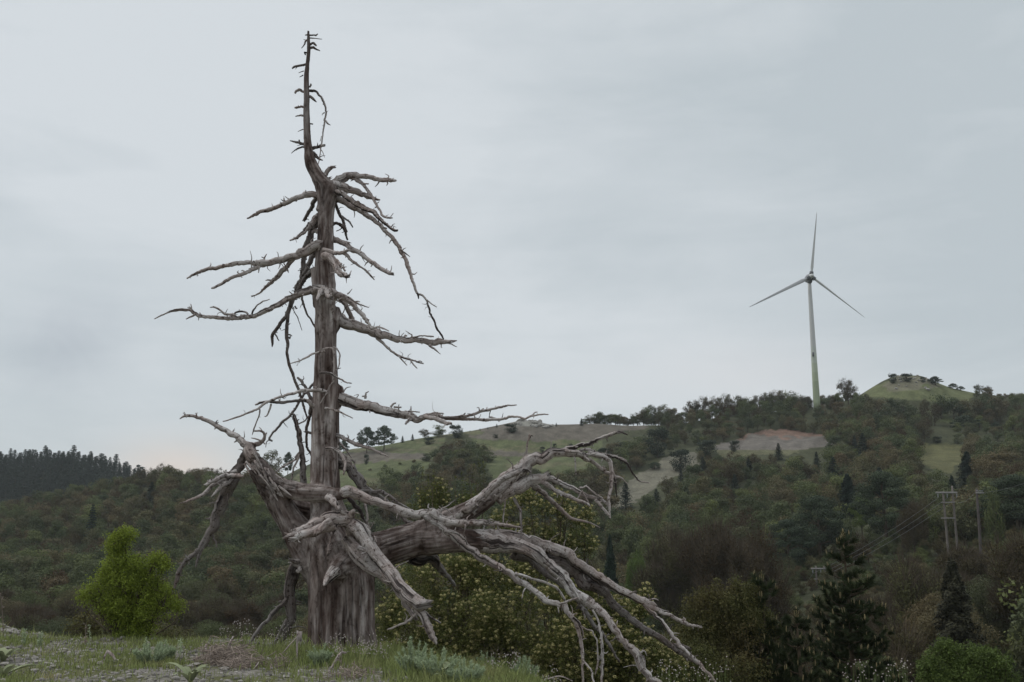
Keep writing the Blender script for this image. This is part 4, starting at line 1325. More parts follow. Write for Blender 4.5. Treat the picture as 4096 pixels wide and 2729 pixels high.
LIMBS = '''
limb .2 -.5 1900,2165,40 2000,2180,38 2059,2184,28 2120,2208,25 2180,2246,24 2240,2300,22 2290,2362,20 2330,2392,19 2368,2417,18 2406,2448,16 2444,2501,14 2482,2551,13 2513,2585,13 2544,2616,15 2559,2650,14 2575,2687,13 2626,2726,10 2670,2770,9
+ -.3 -.5 2513,2585,10 2551,2608,6 2574,2631,5 2582,2680,3
+ -.2 -.2 2290,2350,6 2308,2380,4 2318,2400,2
limb .2 .7 1900,2140,20 1960,2132,15 2021,2137,16 2097,2156,20 2174,2179,22 2269,2214,22 2327,2256,20 2384,2298,19 2444,2341,17 2502,2371,15 2559,2402,15 2597,2417,13 2616,2420,9
+ .65 .8 2580,2412,9 2636,2444,8 2689,2467,7 2750,2498,7 2808,2511,4
+ .65 .2 2574,2418,7 2616,2455,7 2655,2494,7 2693,2551,8 2731,2593,8 2789,2647,8 2830,2690,7 2870,2740,5
+ .65 .65 2597,2400,4 2620,2396,3 2634,2402,2
+ .55 .5 2520,2375,4 2545,2365,2
+ .7 .8 2640,2436,2 2676,2446,1.4
limb* .4 1.2 2060,2200,34 2174,2225,32 2269,2258,32 2327,2304,28 2368,2348,22 2425,2375,17 2475,2433,14 2521,2475,12 2578,2520,12 2616,2540,12 2674,2578,11 2731,2616,9 2770,2643,6
+ 1.1 1.1 2690,2585,9 2720,2584,8 2752,2592,6
+ .9 .9 2335,2290,6 2370,2325,5 2400,2340,4
limb* .3 .9 2070,2215,16 2116,2232,14 2174,2286,13 2231,2325,13 2289,2372,11 2314,2406,10 2345,2455,9 2383,2509,9 2418,2547,7 2444,2593,6 2479,2647,4
+ .6 .5 2320,2420,5 2337,2460,4 2341,2480,2
branch -.9 -1.1 1375,1975,22 1402,1969,21 1459,1996,19 1509,2011,17 1574,2036,16 1640,2056,18 1676,2061,19 1730,2053,20 1791,2084,17 1868,2093,13 1944,2091,11 2005,2099,8 2082,2110,3
+ -1.1 -1.1 1940,2088,4 1962,2078,3 1975,2082,1.5
+ -1.0 -1.0 1728,2046,4 1712,2028,3 1716,2015,2
+ -1.0 -.9 1745,2050,4 1775,2030,2.5 1822,2000,1.2
+ -1.0 -.9 1750,2046,4 1785,2036,3 1808,2058,1.5
branch -1.0 -1.4 1700,2068,12 1735,2090,12 1772,2114,13 1822,2149,15 1875,2191,15 1925,2229,14 1983,2263,14 2040,2292,13 2078,2325,12 2136,2363,11 2193,2407,11 2231,2414,11 2253,2425,10 2284,2467,9 2307,2501,8 2320,2547,7 2330,2601,6 2331,2650,5 2331,2730,4
+ -1.4 -1.6 2331,2640,4 2363,2679,3.5 2378,2735,3
+ -1.2 -1.0 2060,2294,7 2100,2306,6 2136,2319,5 2185,2332,5 2227,2351,5 2250,2382,4 2269,2424,3 2271,2445,2
+ -1.3 -1.1 2240,2416,4 2281,2401,4 2312,2393,3
+ -1.4 -1.4 2291,2471,5 2318,2494,6 2330,2530,3 2332,2552,2
+ -1.3 -1.2 1790,2125,6 1830,2135,5 1862,2160,4 1868,2180,2
+ -1.3 -1.3 2296,2480,3 2340,2515,3 2368,2524,3 2387,2559,3 2391,2639,3 2388,2680,2
+ -1.4 -1.4 2287,2465,2 2290,2440,2 2282,2420,1.5
branch -.6 -.8 2370,2440,4 2395,2490,4 2406,2547,5 2410,2605,6 2408,2700,6 2406,2740,4
+ -.7 -.7 2409,2610,3 2390,2660,3 2380,2700,2
branch -.7 -1.6 1385,2085,26 1425,2110,30 1480,2190,27 1540,2270,26 1600,2350,27 1650,2400,28 1680,2420,26 1697,2418,18
+ -1.5 -1.6 1655,2410,18 1700,2490,17 1722,2530,15 1738,2560,10 1746,2578,3
+ -1.5 -1.3 1668,2456,7 1640,2480,6 1615,2493,5 1580,2508,4 1551,2519,3
+ -1.4 -1.4 1690,2440,5 1725,2470,4 1763,2493,3
+ -1.4 -1.4 1622,2488,3 1628,2466,2 1618,2450,1
branch -.6 -1.3 1375,2150,22 1430,2205,30 1490,2262,28 1545,2305,24 1590,2360,14 1625,2420,11 1660,2470,8
+ -1.0 -1.0 1430,2190,10 1470,2205,8 1510,2240,4 1525,2252,2
broken_stub -.7 -1.2 1405,2078,30 1370,2068,30 1310,2078,26 1262,2090,22 1215,2118,16 1172,2136,10 1130,2154,3
+ -.9 -1.2 1330,2095,26 1265,2120,22 1215,2140,18 1178,2158,12
+ -1.0 -1.2 1320,2085,14 1290,2115,14 1262,2134,10
broken_stub -.75 -.9 1390,2066,16 1372,2052,9 1362,2046,4
+ -.75 -.9 1405,2064,14 1412,2048,9 1418,2042,4
+ -.8 -.9 1352,2085,16 1340,2110,10 1334,2128,5
+ -.8 -.95 1330,2150,10 1322,2190,10 1315,2210,7
knob -.8 -1.15 1340,2285,24 1318,2308,19 1303,2328,11 1297,2344,4
limb* .3 1.2 1640,2225,30 1690,2228,26 1727,2237,20 1765,2275,14 1796,2313,8 1822,2345,4
+ .8 .8 1712,2232,3 1726,2220,2
branch .1 -.2 1700,2130,16 1760,2095,14 1830,2060,14 1907,2012,13 1964,1958,13 2010,1913,12 2070,1888,13
limb .2 .3 1880,2045,36 1950,1990,32 2000,1950,32 2050,1912,30 2101,1868,28 2144,1838,24 2209,1814,19 2273,1810,17 2330,1818,12
+ .3 .2 2101,1856,8 2104,1820,5 2108,1787,4 2119,1736,4
+ .3 .2 2110,1770,2 2126,1742,2 2132,1746,1
+ .1 .1 2090,1880,8 2112,1882,5 2125,1893,2
branch .3 -.2 2262,1798,10 2310,1788,9 2360,1774,8 2424,1744,7 2472,1729,6 2490,1731,4 2510,1740,2
+ .2 .2 2300,1790,4 2330,1782,4 2350,1778,3
branch .2 -.3 2265,1806,8 2317,1807,7 2340,1820,6 2357,1842,3
+ -.1 -.1 2345,1817,4 2370,1818,4 2385,1812,2
branch .3 .6 2320,1802,7 2364,1800,7 2411,1818,7 2467,1830,6 2506,1852,5 2520,1875,4 2532,1895,4 2555,1923,3 2601,1932,1.6
+ .5 .5 2450,1828,4 2485,1832,3 2508,1844,2
branch .3 .1 2351,1809,9 2403,1822,10 2437,1843,9 2446,1882,8 2447,1938,7 2435,2003,6 2437,2040,5 2441,2075,4
branch .4 .9 2310,1818,10 2368,1843,8 2416,1882,8 2446,1901,6 2484,1912,4 2510,1936,2
+ .5 .5 2450,1870,3 2460,1920,4 2464,1960,3 2467,1990,2
branch .4 .2 2150,1912,16 2175,1912,13 2230,1929,11 2286,1951,10 2338,1981,9 2403,1998,7 2433,2020,5
+ .2 .2 2317,1953,5 2347,1947,4 2377,1973,4 2411,1994,3
+ .2 .1 2381,1998,6 2411,2033,6 2436,2062,5
+ .2 .2 2327,1960,3 2345,1995,3 2360,2029,3
+ .2 .2 2327,1964,3 2308,1998,3
branch .3 .0 2150,1925,12 2175,1930,9 2230,1968,9 2295,1994,7 2330,2006,6 2358,2022,4
branch .5 1.0 2130,1945,12 2175,1973,11 2209,2007,9 2252,2046,8 2278,2072,7 2308,2080,5 2357,2091,4 2400,2110,2
limb .3 .3 1980,1995,32 2040,1962,30 2090,1936,28 2144,1917,22 2180,1908,14
branch .2 .2 2295,1822,3 2302,1860,3 2304,1899,3
branch .3 .2 2021,2003,4 2016,2045,3 2013,2090,3
branch .3 .2 2055,1992,7 2070,2020,6 2082,2045,6 2086,2114,4 2085,2160,3
branch* .1 .4 995,1800,20 970,1835,14 952,1880,19 930,1920,25 908,1955,24 888,1992,21 872,2036,20 857,2080,18 843,2123,17 823,2164,14 804,2192,11 779,2217,9 743,2243,8 722,2275,8 709,2305,8 702,2335,6 697,2355,4
+ .3 .3 800,2205,8 788,2240,6 782,2270,3
+ .3 .3 850,2140,5 862,2165,4 868,2192,2
+ .3 .3 845,2070,5 837,2075,4 822,2074,2
+ .3 .3 760,2238,4 745,2225,3 741,2218,2
branch 0 -.5 945,1888,12 916,1901,11 881,1911,9 842,1927,8 825,1938,5 815,1940,2
branch 0 -.6 920,1910,12 890,1920,10 868,1934,9 830,1960,8 810,1980,7 791,1988,7 753,2003,5 720,2013,2
branch 0 -.4 925,1915,12 901,1937,12 880,1952,8 862,1970,5 845,1990,1.5
bark_shard -.4 -.5 900,1901,5 930,1905,11 955,1906,10 974,1904,4
bark_shard -.2 -.2 893,1885,2 910,1893,6 925,1890,7
limb -.1 .2 1020,1835,28 1000,1808,24 986,1785,18 963,1762,13 925,1737,11 868,1702,9 810,1675,8 772,1665,6 738,1664,5 719,1676,2
+ 0 0 926,1738,4 934,1724,3 938,1718,2
+ 0 0 960,1765,5 950,1762,5 937,1770,2
+ 0 0 866,1704,4 858,1718,2
+ .1 .1 824,1684,3 825,1674,1.5
+ .1 .1 870,1700,3 868,1690,1.5
+ .1 .1 748,1664,3 744,1671,2
branch .1 -.2 1010,1800,13 1016,1782,10 1048,1767,8 1059,1748,6 1054,1730,5 1040,1724,4 1017,1725,3
+ 0 0 1020,1776,5 1003,1771,3 990,1773,2
+ -.1 -.1 1045,1764,4 1025,1756,3 1005,1752,2
+ -.1 -.1 1052,1732,3 1044,1716,2 1036,1710,1.3
+ -.1 -.1 1060,1748,3 1067,1730,2
+ .1 .1 1015,1795,6 1024,1802,4 1036,1802,2
limb* .1 .3 1225,2240,30 1196,2256,25 1180,2285,24 1166,2327,23 1158,2378,22 1162,2434,20 1163,2476,17 1147,2523,12 1125,2565,10 1110,2612,8
+ .2 .1 1150,2480,9 1122,2531,6 1101,2570,5 1096,2600,4
+ .1 -.3 1150,2398,10 1125,2420,9 1105,2442,8 1062,2489,7 1020,2540,7 990,2585,5 975,2618,4
+ .2 .2 1160,2512,4 1190,2506,3 1215,2510,2 1226,2516,1
bark_shard -.1 -.3 1205,2250,14 1180,2245,9 1155,2238,3
bark_shard -.1 -.2 1200,2262,12 1175,2252,7 1152,2250,2
bark_shard -.1 -.2 1210,2270,14 1195,2285,8 1185,2280,3
limb .1 -.4 1310,1572,30 1340,1583,32 1372,1597,28 1430,1612,24 1506,1634,21 1583,1652,18 1640,1664,16 1668,1681,13 1690,1672,11 1708,1662,10 1736,1660,9 1774,1672,8 1850,1677,7 1927,1678,6 1996,1679,6 2015,1675,5 2041,1667,5 2075,1668,4 2101,1676,4 2130,1664,4 2166,1658,3 2194,1658,2
+ -.3 0 1760,1670,6 1800,1672,6 1869,1664,6 1927,1645,6 1996,1629,5 2030,1622,4 2067,1620,2
+ -.4 -.8 1700,1666,10 1755,1679,9 1785,1692,8 1803,1694,6
+ -.4 -.4 1646,1660,4 1644,1645,3 1644,1625,2
+ -.4 -.4 1632,1645,3 1680,1649,2
+ -.4 -.5 1642,1675,8 1632,1685,6 1622,1696,4
+ -.4 -.4 1462,1595,5 1463,1580,4 1464,1571,3
+ -.4 -.4 1462,1585,4 1448,1586,3
+ -.4 -.4 1464,1572,3 1475,1566,2
+ -.4 -.4 1563,1628,5 1574,1616,4 1584,1613,3
+ -.4 -.4 1575,1628,4 1592,1630,4 1606,1630,3
+ -.4 -.4 1477,1640,3 1480,1652,2
+ -.4 -.4 1708,1660,4 1740,1650,3 1775,1655,3
+ 0 0 2128,1662,3 2140,1650,2.5 2150,1648,2
+ 0 0 1925,1645,4 1935,1634,2
+ 0 0 1850,1664,4 1862,1652,2
+ 0 0 1985,1676,4 1970,1670,4 1955,1668,3
branch .1 .3 1322,1272,30 1345,1276,30 1372,1284,25 1410,1298,22 1468,1321,19 1525,1340,16 1583,1357,14 1640,1361,13 1697,1365,12 1740,1368,13 1765,1367,12 1785,1367,8 1805,1364,4 1828,1363,1.6
+ .3 .3 1780,1372,4 1800,1374,3 1828,1388,1.4
+ .3 .3 1780,1369,3 1810,1370,2 1826,1364,1.2
+ .2 0 1508,1352,7 1530,1372,6 1556,1397,5 1594,1424,5 1640,1439,4 1694,1455,3
+ 0 0 1594,1424,3 1612,1444,3 1628,1462,2
+ 0 0 1640,1440,3 1655,1460,3 1669,1474,2
+ 0 0 1668,1448,3 1680,1444,2 1688,1448,2
+ .2 .2 1716,1378,6 1738,1397,4 1762,1417,1.5
+ .2 .2 1616,1350,5 1622,1342,4 1628,1345,3
+ .2 .1 1640,1352,3 1680,1344,3 1735,1347,3
branch .1 -.6 1330,793,15 1351,799,14 1390,814,14 1436,841,12 1493,879,10 1531,914,8 1569,952,8 1596,986,8 1615,1025,8 1627,1055,8 1637,1080,8 1650,1124,6 1669,1174,5 1674,1178,5 1690,1182,4 1706,1200,4 1720,1252,4 1743,1302,4 1760,1332,4 1774,1357,3
+ -.5 -.5 1708,1200,3 1725,1215,2.6 1747,1229,2
+ -.5 -.5 1668,1172,4 1673,1185,4 1674,1196,2
+ -.4 -.4 1602,1000,4 1620,1012,3 1640,1028,1.5
+ -.3 -.3 1535,912,4 1548,914,3
branch -.1 -.5 1345,765,12 1371,776,11 1390,792,11 1420,812,11 1455,830,11 1497,852,10 1531,887,7 1566,914,6 1580,922,6 1592,923,4
+ -.3 -.3 1420,812,4 1432,806,4 1440,812,2
+ -.4 -.4 1563,910,2 1572,898,1.6 1580,896,1.2
branch 0 .3 1330,745,24 1348,744,22 1390,757,16 1436,772,13 1474,787,10 1500,796,6 1520,800,3
branch .1 -.2 1320,744,20 1342,732,18 1367,715,17 1393,703,13 1436,702,11 1493,713,10 1543,719,9 1570,722,7 1586,723,3
branch .1 -.5 1385,708,8 1424,717,8 1448,732,8 1462,749,7 1489,787,6 1512,830,5 1528,860,5 1545,870,5 1569,872,3
+ -.3 -.3 1452,736,4 1475,735,3
+ -.4 -.4 1562,868,2 1573,853,1.4
broken_stub 0 0 1300,745,12 1298,712,10 1305,692,9 1316,676,9 1328,669,8
+ 0 0 1300,715,8 1312,716,7 1320,712,5
branch .1 .3 1290,782,16 1260,777,14 1225,780,13 1168,803,10 1110,826,9 1053,845,8 1015,862,6 988,874,3
branch .1 -.3 1290,860,16 1267,870,14 1244,895,12 1217,929,9 1188,950,6 1160,963,3
branch* .3 .7 1290,780,10 1263,791,9 1244,837,8 1228,862,7 1217,885,4
+ .6 .6 1240,845,4 1225,860,3 1210,885,2
branch* .3 .8 1290,870,12 1263,898,13 1245,925,14 1228,975,13 1218,1013,11 1211,1078,9 1204,1116,6 1203,1160,5 1207,1191,5 1227,1256,4 1258,1305,4 1288,1340,3 1300,1358,2
branch* .3 1.0 1290,1000,12 1248,1030,11 1229,1072,10 1206,1116,9 1189,1149,9 1170,1206,9 1153,1252,8 1147,1302,7 1150,1397,6 1155,1455,6 1170,1496,6 1193,1553,6 1208,1603,5 1220,1645,4 1229,1672,4
+ .8 .8 1154,1350,4 1161,1356,3
branch* .3 .7 1290,1070,12 1256,1080,11 1225,1109,10 1198,1147,9 1175,1185,8 1162,1221,8 1143,1267,7 1116,1302,7 1092,1336,7 1088,1355,6 1090,1378,5
+ .5 .5 1100,1335,3 1108,1350,3 1116,1364,2
+ .5 .5 1182,1150,3 1172,1152,2
+ .5 .5 1180,1225,4 1185,1235,3 1190,1232,1.5
+ .5 .5 1170,1233,2 1190,1270,2 1208,1322,1.4
branch .2 .3 1290,940,14 1262,925,8 1248,935,5 1250,960,5 1262,980,4
branch -.1 -.2 1285,985,24 1263,986,22 1244,998,20 1187,1021,16 1130,1040,14 1085,1052,13 1051,1053,13 1005,1052,9 944,1053,9 887,1067,8 830,1076,7 784,1095,6 747,1115,3
+ -.1 -.4 1060,1058,9 1020,1073,9 983,1091,8 925,1114,7 875,1141,6 855,1152,5 845,1153,3
+ 0 0 1055,1044,4 1060,1028,3 1067,1016,1.5
+ 0 0 1058,1034,3 1046,1028,1.5
+ -.2 -.2 1038,1068,4 1034,1092,1.5
+ -.2 -.2 890,1066,4 893,1056,3
branch -.1 .4 1190,1022,12 1174,1036,10 1143,1072,9 1101,1114,9 1071,1141,7 1040,1172,4 1020,1182,3 1005,1188,1.5
+ .3 .3 1088,1122,4 1072,1121,3 1062,1123,1.5
+ .3 .3 1020,1182,2 1004,1184,1.3
branch -.2 -.5 1300,1160,20 1273,1158,19 1231,1164,16 1181,1183,13 1136,1206,11 1078,1237,10 1021,1263,9 963,1271,9 906,1274,8 830,1268,7 795,1262,7 772,1248,7 761,1240,6 722,1238,6 676,1248,4 645,1262,3 617,1276,1.5
+ -.5 -.5 764,1244,4 766,1230,3 763,1216,1.5
+ -.5 -.5 765,1232,2 750,1230,1.5
+ -.5 -.5 782,1257,5 765,1267,4 744,1277,2
+ -.5 -.5 940,1262,5 915,1258,5 900,1256,5 886,1245,4 872,1234,4 858,1229,4 840,1230,2
+ -.5 -.4 992,1258,4 984,1250,4 960,1246,4 944,1250,4 934,1257,3
+ -.5 -.5 960,1246,2 956,1238,1.5
+ -.4 -.3 1008,1257,4 1014,1242,4 1028,1222,3 1051,1206,3 1078,1197,2
+ -.3 -.3 1190,1175,4 1160,1182,2 1138,1188,1.2
branch .1 -.4 1320,955,15 1338,959,13 1372,973,11 1430,1007,10 1487,1049,9 1525,1076,9 1563,1094,8
+ -.3 -.3 1440,1010,3 1448,1009,1.5
+ -.3 -.3 1545,1080,3 1548,1074,2
branch -.4 -.7 1292,998,9 1310,1002,9 1334,1011,9 1372,1011,8 1390,1003,6 1399,1001,4
+ -.6 -.6 1372,1012,7 1388,1022,7 1403,1040,6 1449,1072,4 1483,1103,4 1498,1120,2
+ -.6 -.6 1375,1008,3 1378,994,2
+ -.6 -.6 1488,1108,2 1500,1108,1.5
broken_stub -.4 -1.1 1298,1020,17 1320,1030,16 1336,1050,15 1353,1084,14 1375,1100,12 1388,1106,8
+ -.7 -.9 1345,1040,6 1362,1062,5 1380,1084,4
+ -.8 -.8 1355,1060,4 1368,1054,4
branch -.3 -.6 1285,1158,14 1310,1165,14 1334,1172,14 1372,1188,13 1410,1214,11 1449,1260,9 1487,1313,6 1500,1312,4 1514,1309,4 1535,1315,3 1556,1325,2
+ -.4 -.4 1376,1180,5 1405,1196,5 1430,1214,4 1450,1222,3 1476,1230,2
+ -.4 -.4 1390,1178,3 1400,1166,2 1409,1156,1.3
+ -.4 -.4 1415,1210,4 1430,1206,3 1440,1208,2
+ -.5 -.5 1472,1290,4 1475,1278,3
+ -.4 -.4 1440,1218,2 1446,1230,1.4
branch .3 .7 1350,1180,12 1380,1214,10 1396,1250,9 1410,1283,9
branch -.3 -.3 1345,1194,7 1334,1210,6 1328,1235,6 1332,1255,4
+ -.3 -.3 1345,1198,4 1356,1206,3 1362,1212,2
broken_stub -.4 -.8 1290,1160,14 1278,1178,9 1266,1200,4
broken_stub -.4 -.7 1300,1165,14 1315,1180,14 1320,1190,9
branch* .3 .8 1330,790,9 1344,822,7 1371,883,6 1382,925,6 1390,960,4
+ .6 .6 1367,864,4 1397,887,4 1411,910,3
+ .4 .4 1330,896,7 1350,894,6 1371,906,9 1382,925,8
+ .4 .4 1345,925,2 1358,920,2 1370,910,2
branch -.3 -.3 1330,1390,4 1345,1393,3 1358,1412,3 1361,1424,3 1358,1455,3 1350,1478,2
+ -.3 -.3 1352,1476,2 1364,1472,1.3
branch -.5 -.5 1290,1398,4 1312,1393,4 1330,1395,4 1338,1420,4 1338,1470,4 1334,1528,4 1322,1541,3 1305,1575,2.5 1280,1614,2
branch -.5 -.6 1300,1403,5 1265,1412,4 1231,1428,4 1200,1443,3 1180,1449,2.5 1160,1454,2
+ -.5 -.5 1200,1443,2 1192,1434,1.3
+ -.5 -.5 1200,1443,2 1198,1452,1.3
branch -.5 -.7 1278,1492,5 1300,1490,5 1326,1496,5 1355,1515,4 1384,1530,3 1407,1534,2
branch -.5 -.7 1300,1632,5 1325,1636,4 1353,1645,4 1380,1658,3 1411,1673,2
+ -.6 -.6 1350,1644,3 1362,1630,2
branch .0 -.3 1330,1735,10 1350,1742,9 1384,1756,8 1430,1779,8 1487,1794,7 1520,1812,5 1556,1829,2
branch .2 .3 1335,1750,5 1350,1762,4 1372,1786,4 1390,1808,3 1407,1832,2
branch -.4 -.7 1310,1570,8 1285,1565,8 1250,1562,7 1227,1561,7 1197,1566,6 1136,1584,5 1078,1603,5 1040,1630,5 983,1656,4 925,1677,3 891,1687,2
+ -.6 -.5 1038,1630,3 1036,1664,3 1021,1702,3 1015,1722,3 1009,1740,1.5
branch 0 -.6 1300,1700,10 1270,1660,11 1255,1625,11 1235,1606,9 1212,1601,7 1136,1610,6 1078,1608,5 1040,1612,5 1021,1620,3
+ -.5 -.5 1084,1616,4 1078,1640,4 1068,1662,3 1058,1667,2
branch* .2 .5 1290,1500,10 1246,1545,5 1220,1572,5 1193,1614,5 1166,1656,5 1116,1706,5 1090,1732,4 1078,1752,4 1082,1762,4
+ .4 .4 1082,1748,2 1066,1770,2 1063,1790,1.2
+ .4 .4 1080,1758,4 1090,1764,4
limb* .1 .3 1216,2000,14 1216,1920,13 1214,1870,12 1206,1802,11 1193,1725,10 1183,1690,9 1177,1664,7 1172,1656,4
limb* .2 .4 1255,1600,10 1243,1640,9 1238,1668,7 1226,1715,6 1227,1782,5 1240,1810,5 1252,1845,4
+ .2 .2 1225,1725,5 1240,1732,6 1250,1735,6
branch* .1 .2 1265,1640,12 1248,1612,9 1236,1580,7 1222,1548,6 1206,1525,6 1189,1511,4
branch .1 .1 1195,1697,3 1218,1685,3 1236,1666,3
branch .1 .1 1103,1887,3 1130,1868,4 1160,1852,4 1185,1835,4 1198,1815,4
+ .1 .1 1196,1818,4 1186,1850,4 1174,1872,4 1170,1900,3 1166,1920,3
+ .1 .1 1180,1830,4 1192,1815,4 1204,1808,3
limb* .2 .4 1335,1850,22 1360,1850,22 1384,1862,20 1415,1897,19 1449,1943,18 1498,1980,14 1529,2000,12 1570,2030,10 1631,2087,8 1680,2110,5
+ .2 .1 1490,1970,8 1520,1968,8 1560,1985,6 1590,2010,5 1645,2040,2
+ .2 .2 1455,1940,5 1464,1930,4 1456,1915,2
+ .1 .1 1475,1965,5 1450,1962,5 1425,1958,3
+ .2 .3 1390,1850,5 1410,1842,4 1418,1852,3
branch -.5 -.9 1305,1795,8 1325,1795,8 1353,1806,7 1370,1824,6 1380,1850,6 1380,1875,6 1374,1898,3
+ -.6 -.6 1353,1808,6 1375,1825,6 1403,1851,5 1414,1868,4
branch -.4 -.2 1395,1985,10 1412,2010,9 1432,2034,9 1459,2084,5 1475,2115,4 1482,2128,3
+ -.3 -.3 1460,2005,6 1466,2040,5 1470,2090,4 1478,2120,3
broken_stub -.6 -.9 1310,1990,16 1335,2010,13 1352,2028,8 1357,2038,5
branch* .2 .2 1225,257,6 1205,262,5 1191,266,5 1178,269,5 1168,275,3
+ .2 .2 1215,284,2.5 1205,288,2 1194,292,1.3
+ .2 .2 1213,301,3 1205,306,2 1198,309,1.2
broken_stub .1 .1 1230,370,6 1210,366,5 1198,360,6 1186,364,5 1180,374,4
broken_stub .1 .1 1220,430,6 1200,427,5 1185,430,5 1178,431,3
+ .1 .1 1220,465,5 1208,462,5 1195,463,3 1181,466,2
+ .1 .1 1214,517,2.5 1203,521,2 1191,527,1.2
branch* .1 .1 1240,590,8 1225,582,7 1205,573,6 1185,569,5 1160,563,2
+ .1 .1 1222,586,5 1205,590,4 1185,598,3.5 1175,605,2 1165,614,1.2
+ .1 .1 1200,572,4 1196,560,3
broken_stub* .1 .1 1237,142,4 1255,141,3 1264,142,4 1272,136,2
+ .1 .1 1238,153,3 1262,154,2 1288,157,1.3
+ .1 .1 1232,158,4 1222,166,4 1218,178,3 1206,194,1.5
+ .1 .1 1230,140,4 1220,141,2
broken_stub* .1 .1 1236,195,6 1250,190,6 1262,195,5 1280,205,1.6
+ .1 .1 1240,180,5 1252,172,5 1260,178,5
+ .1 .1 1226,212,4 1218,210,3 1222,220,3
broken_stub* .0 .0 1238,385,6 1248,392,6 1256,400,5 1266,409,2
+ 0 0 1238,350,4 1244,340,4 1243,336,3
+ 0 0 1240,496,3 1252,497,3
branch .1 .0 1235,362,6 1252,363,6 1268,369,5 1286,391,5 1298,417,4.5 1304,448,4 1299,482,4 1292,528,3 1286,578,3.5 1282,609,2 1275,647,2 1270,675,1.8
+ 0 0 1301,480,3 1310,494,4 1322,501,1.5
+ 0 0 1297,420,3 1291,416,2
+ 0 0 1299,450,3 1290,456,2 1288,462,1
+ 0 0 1287,585,5 1290,582,5
+ 0 0 1285,600,2 1293,615,1.6 1298,630,1
+ 0 0 1286,545,1.6 1280,566,1
branch* .1 .1 1244,596,9 1258,591,7 1272,588,6 1287,583,7
branch* .1 .0 1246,610,11 1258,620,9 1268,629,6 1280,638,4 1291,642,2
'''


def parse(txt):
    out_ = []
    for ln in txt.strip().splitlines():
        w = ln.split()
        name, d0, d1 = w[0], float(w[1]), float(w[2])
        pts = [tuple(float(q) for q in t.split(',')) for t in w[3:]]
        out_.append((name, d0, d1, pts))
    return out_


def to3d(d0, d1, pts):
    Lc = [0]
    for i in range(1, len(pts)):
        Lc.append(Lc[-1] + math.hypot(pts[i][0] - pts[i - 1][0], pts[i][1] - pts[i - 1][1]))
    P3, R3 = [], []
    for (px_, py_, rp_), l in zip(pts, Lc):
        t = l / max(Lc[-1], 1e-6)
        Yd = TYD + d0 + (d1 - d0) * (t ** 1.2)
        q = P(px_, py_, Yd) - tb
        P3.append(tuple(q))
        R3.append(rp_ / F * Yd)
    return P3, R3


# trunk: thick tubes fused by a voxel remesh, fibre directions carried over
src = Acc()
frames = []
for i, (nm, d0, d1, pts) in enumerate(parse(TRUNK_PARTS)):
    p3, r3 = to3d(d0, d1, pts)
    if i == 0:
        r3 = [q * (1 if j < 3 else 1) for j, q in enumerate(r3)]
    tube(src, p3, r3, 48, 0, rough=.07, step=lambda q: .03, seed=i)
    frames.append(tube.frame)
raw = src.build('trunk_raw', [WOOD], True)
ro = bpy.data.objects.new('trunk_raw', raw)
COL.objects.link(ro)
rm = ro.modifiers.new('r', 'REMESH'); rm.mode = 'VOXEL'; rm.voxel_size = 0.0145; rm.use_smooth_shade = True
sm = ro.modifiers.new('s', 'SMOOTH'); sm.factor = .5; sm.iterations = 2
dg = bpy.context.evaluated_depsgraph_get()
tm_ = bpy.data.meshes.new_from_object(ro.evaluated_get(dg))
bpy.data.objects.remove(ro)
n2 = len(tm_.vertices)
c2 = np.zeros(n2 * 3, dtype=np.float32); tm_.vertices.foreach_get('co', c2); c2 = c2.reshape(-1, 3).astype(float)
ed = np.zeros(len(tm_.edges) * 2, dtype=np.int32); tm_.edges.foreach_get('vertices', ed); ed = ed.reshape(-1, 2)
deg = np.bincount(ed.ravel(), minlength=n2).astype(float)
msk = np.clip((5.4 - (c2[:, 2] + tb.z)) / .5, 0, 1) * .65          # blend the heavy joins of the fork, leave the slim top alone
for _ in range(36):
    acc_ = np.stack([np.bincount(ed[:, 0], c2[ed[:, 1], k_], n2) + np.bincount(ed[:, 1], c2[ed[:, 0], k_], n2) for k_ in range(3)], 1)
    c2 += (acc_ / deg[:, None] - c2) * msk[:, None]
tm_.vertices.foreach_set('co', c2.astype(np.float32).ravel()); tm_.update()
nn = np.zeros(n2 * 3, dtype=np.float32); tm_.vertices.foreach_get('normal', nn); nn = nn.reshape(-1, 3)
# fibre fields: each tube has its own fibre direction, blended where tubes meet
D = np.full((len(frames), n2), 9.0)
GX = np.zeros((len(frames), n2, 3), dtype=np.float32)
for t_, (C_, R_, T_, N_, B_, S_) in enumerate(frames):
    lo = C_.min(0) - R_.max() - .3; hi = C_.max(0) + R_.max() + .3
    ids = np.where(((c2 > lo) & (c2 < hi)).all(1))[0]
    for ch in np.array_split(ids, max(1, len(ids) * len(C_) // 3000000 + 1)):
        dv = c2[ch][:, None, :] - C_[None]
        dd = np.sqrt((dv ** 2).sum(2)) - R_[None]
        j = dd.argmin(1)
        ar_ = np.arange(len(ch))
        D[t_, ch] = dd[ar_, j]
        dj = dv[ar_, j]
        GX[t_, ch, 0] = (dj * N_[j]).sum(1)
        GX[t_, ch, 1] = (dj * B_[j]).sum(1)
        GX[t_, ch, 2] = S_[j] + (dj * T_[j]).sum(1) + t_ * 1.7
Wt = np.exp(-np.clip(D - D.min(0)[None], 0, 2) / .045)
Wt[Wt < .06] = 0
Wt /= Wt.sum(0)[None]
fibv = np.zeros(n2); crkv = np.zeros(n2); disp = np.zeros(n2)
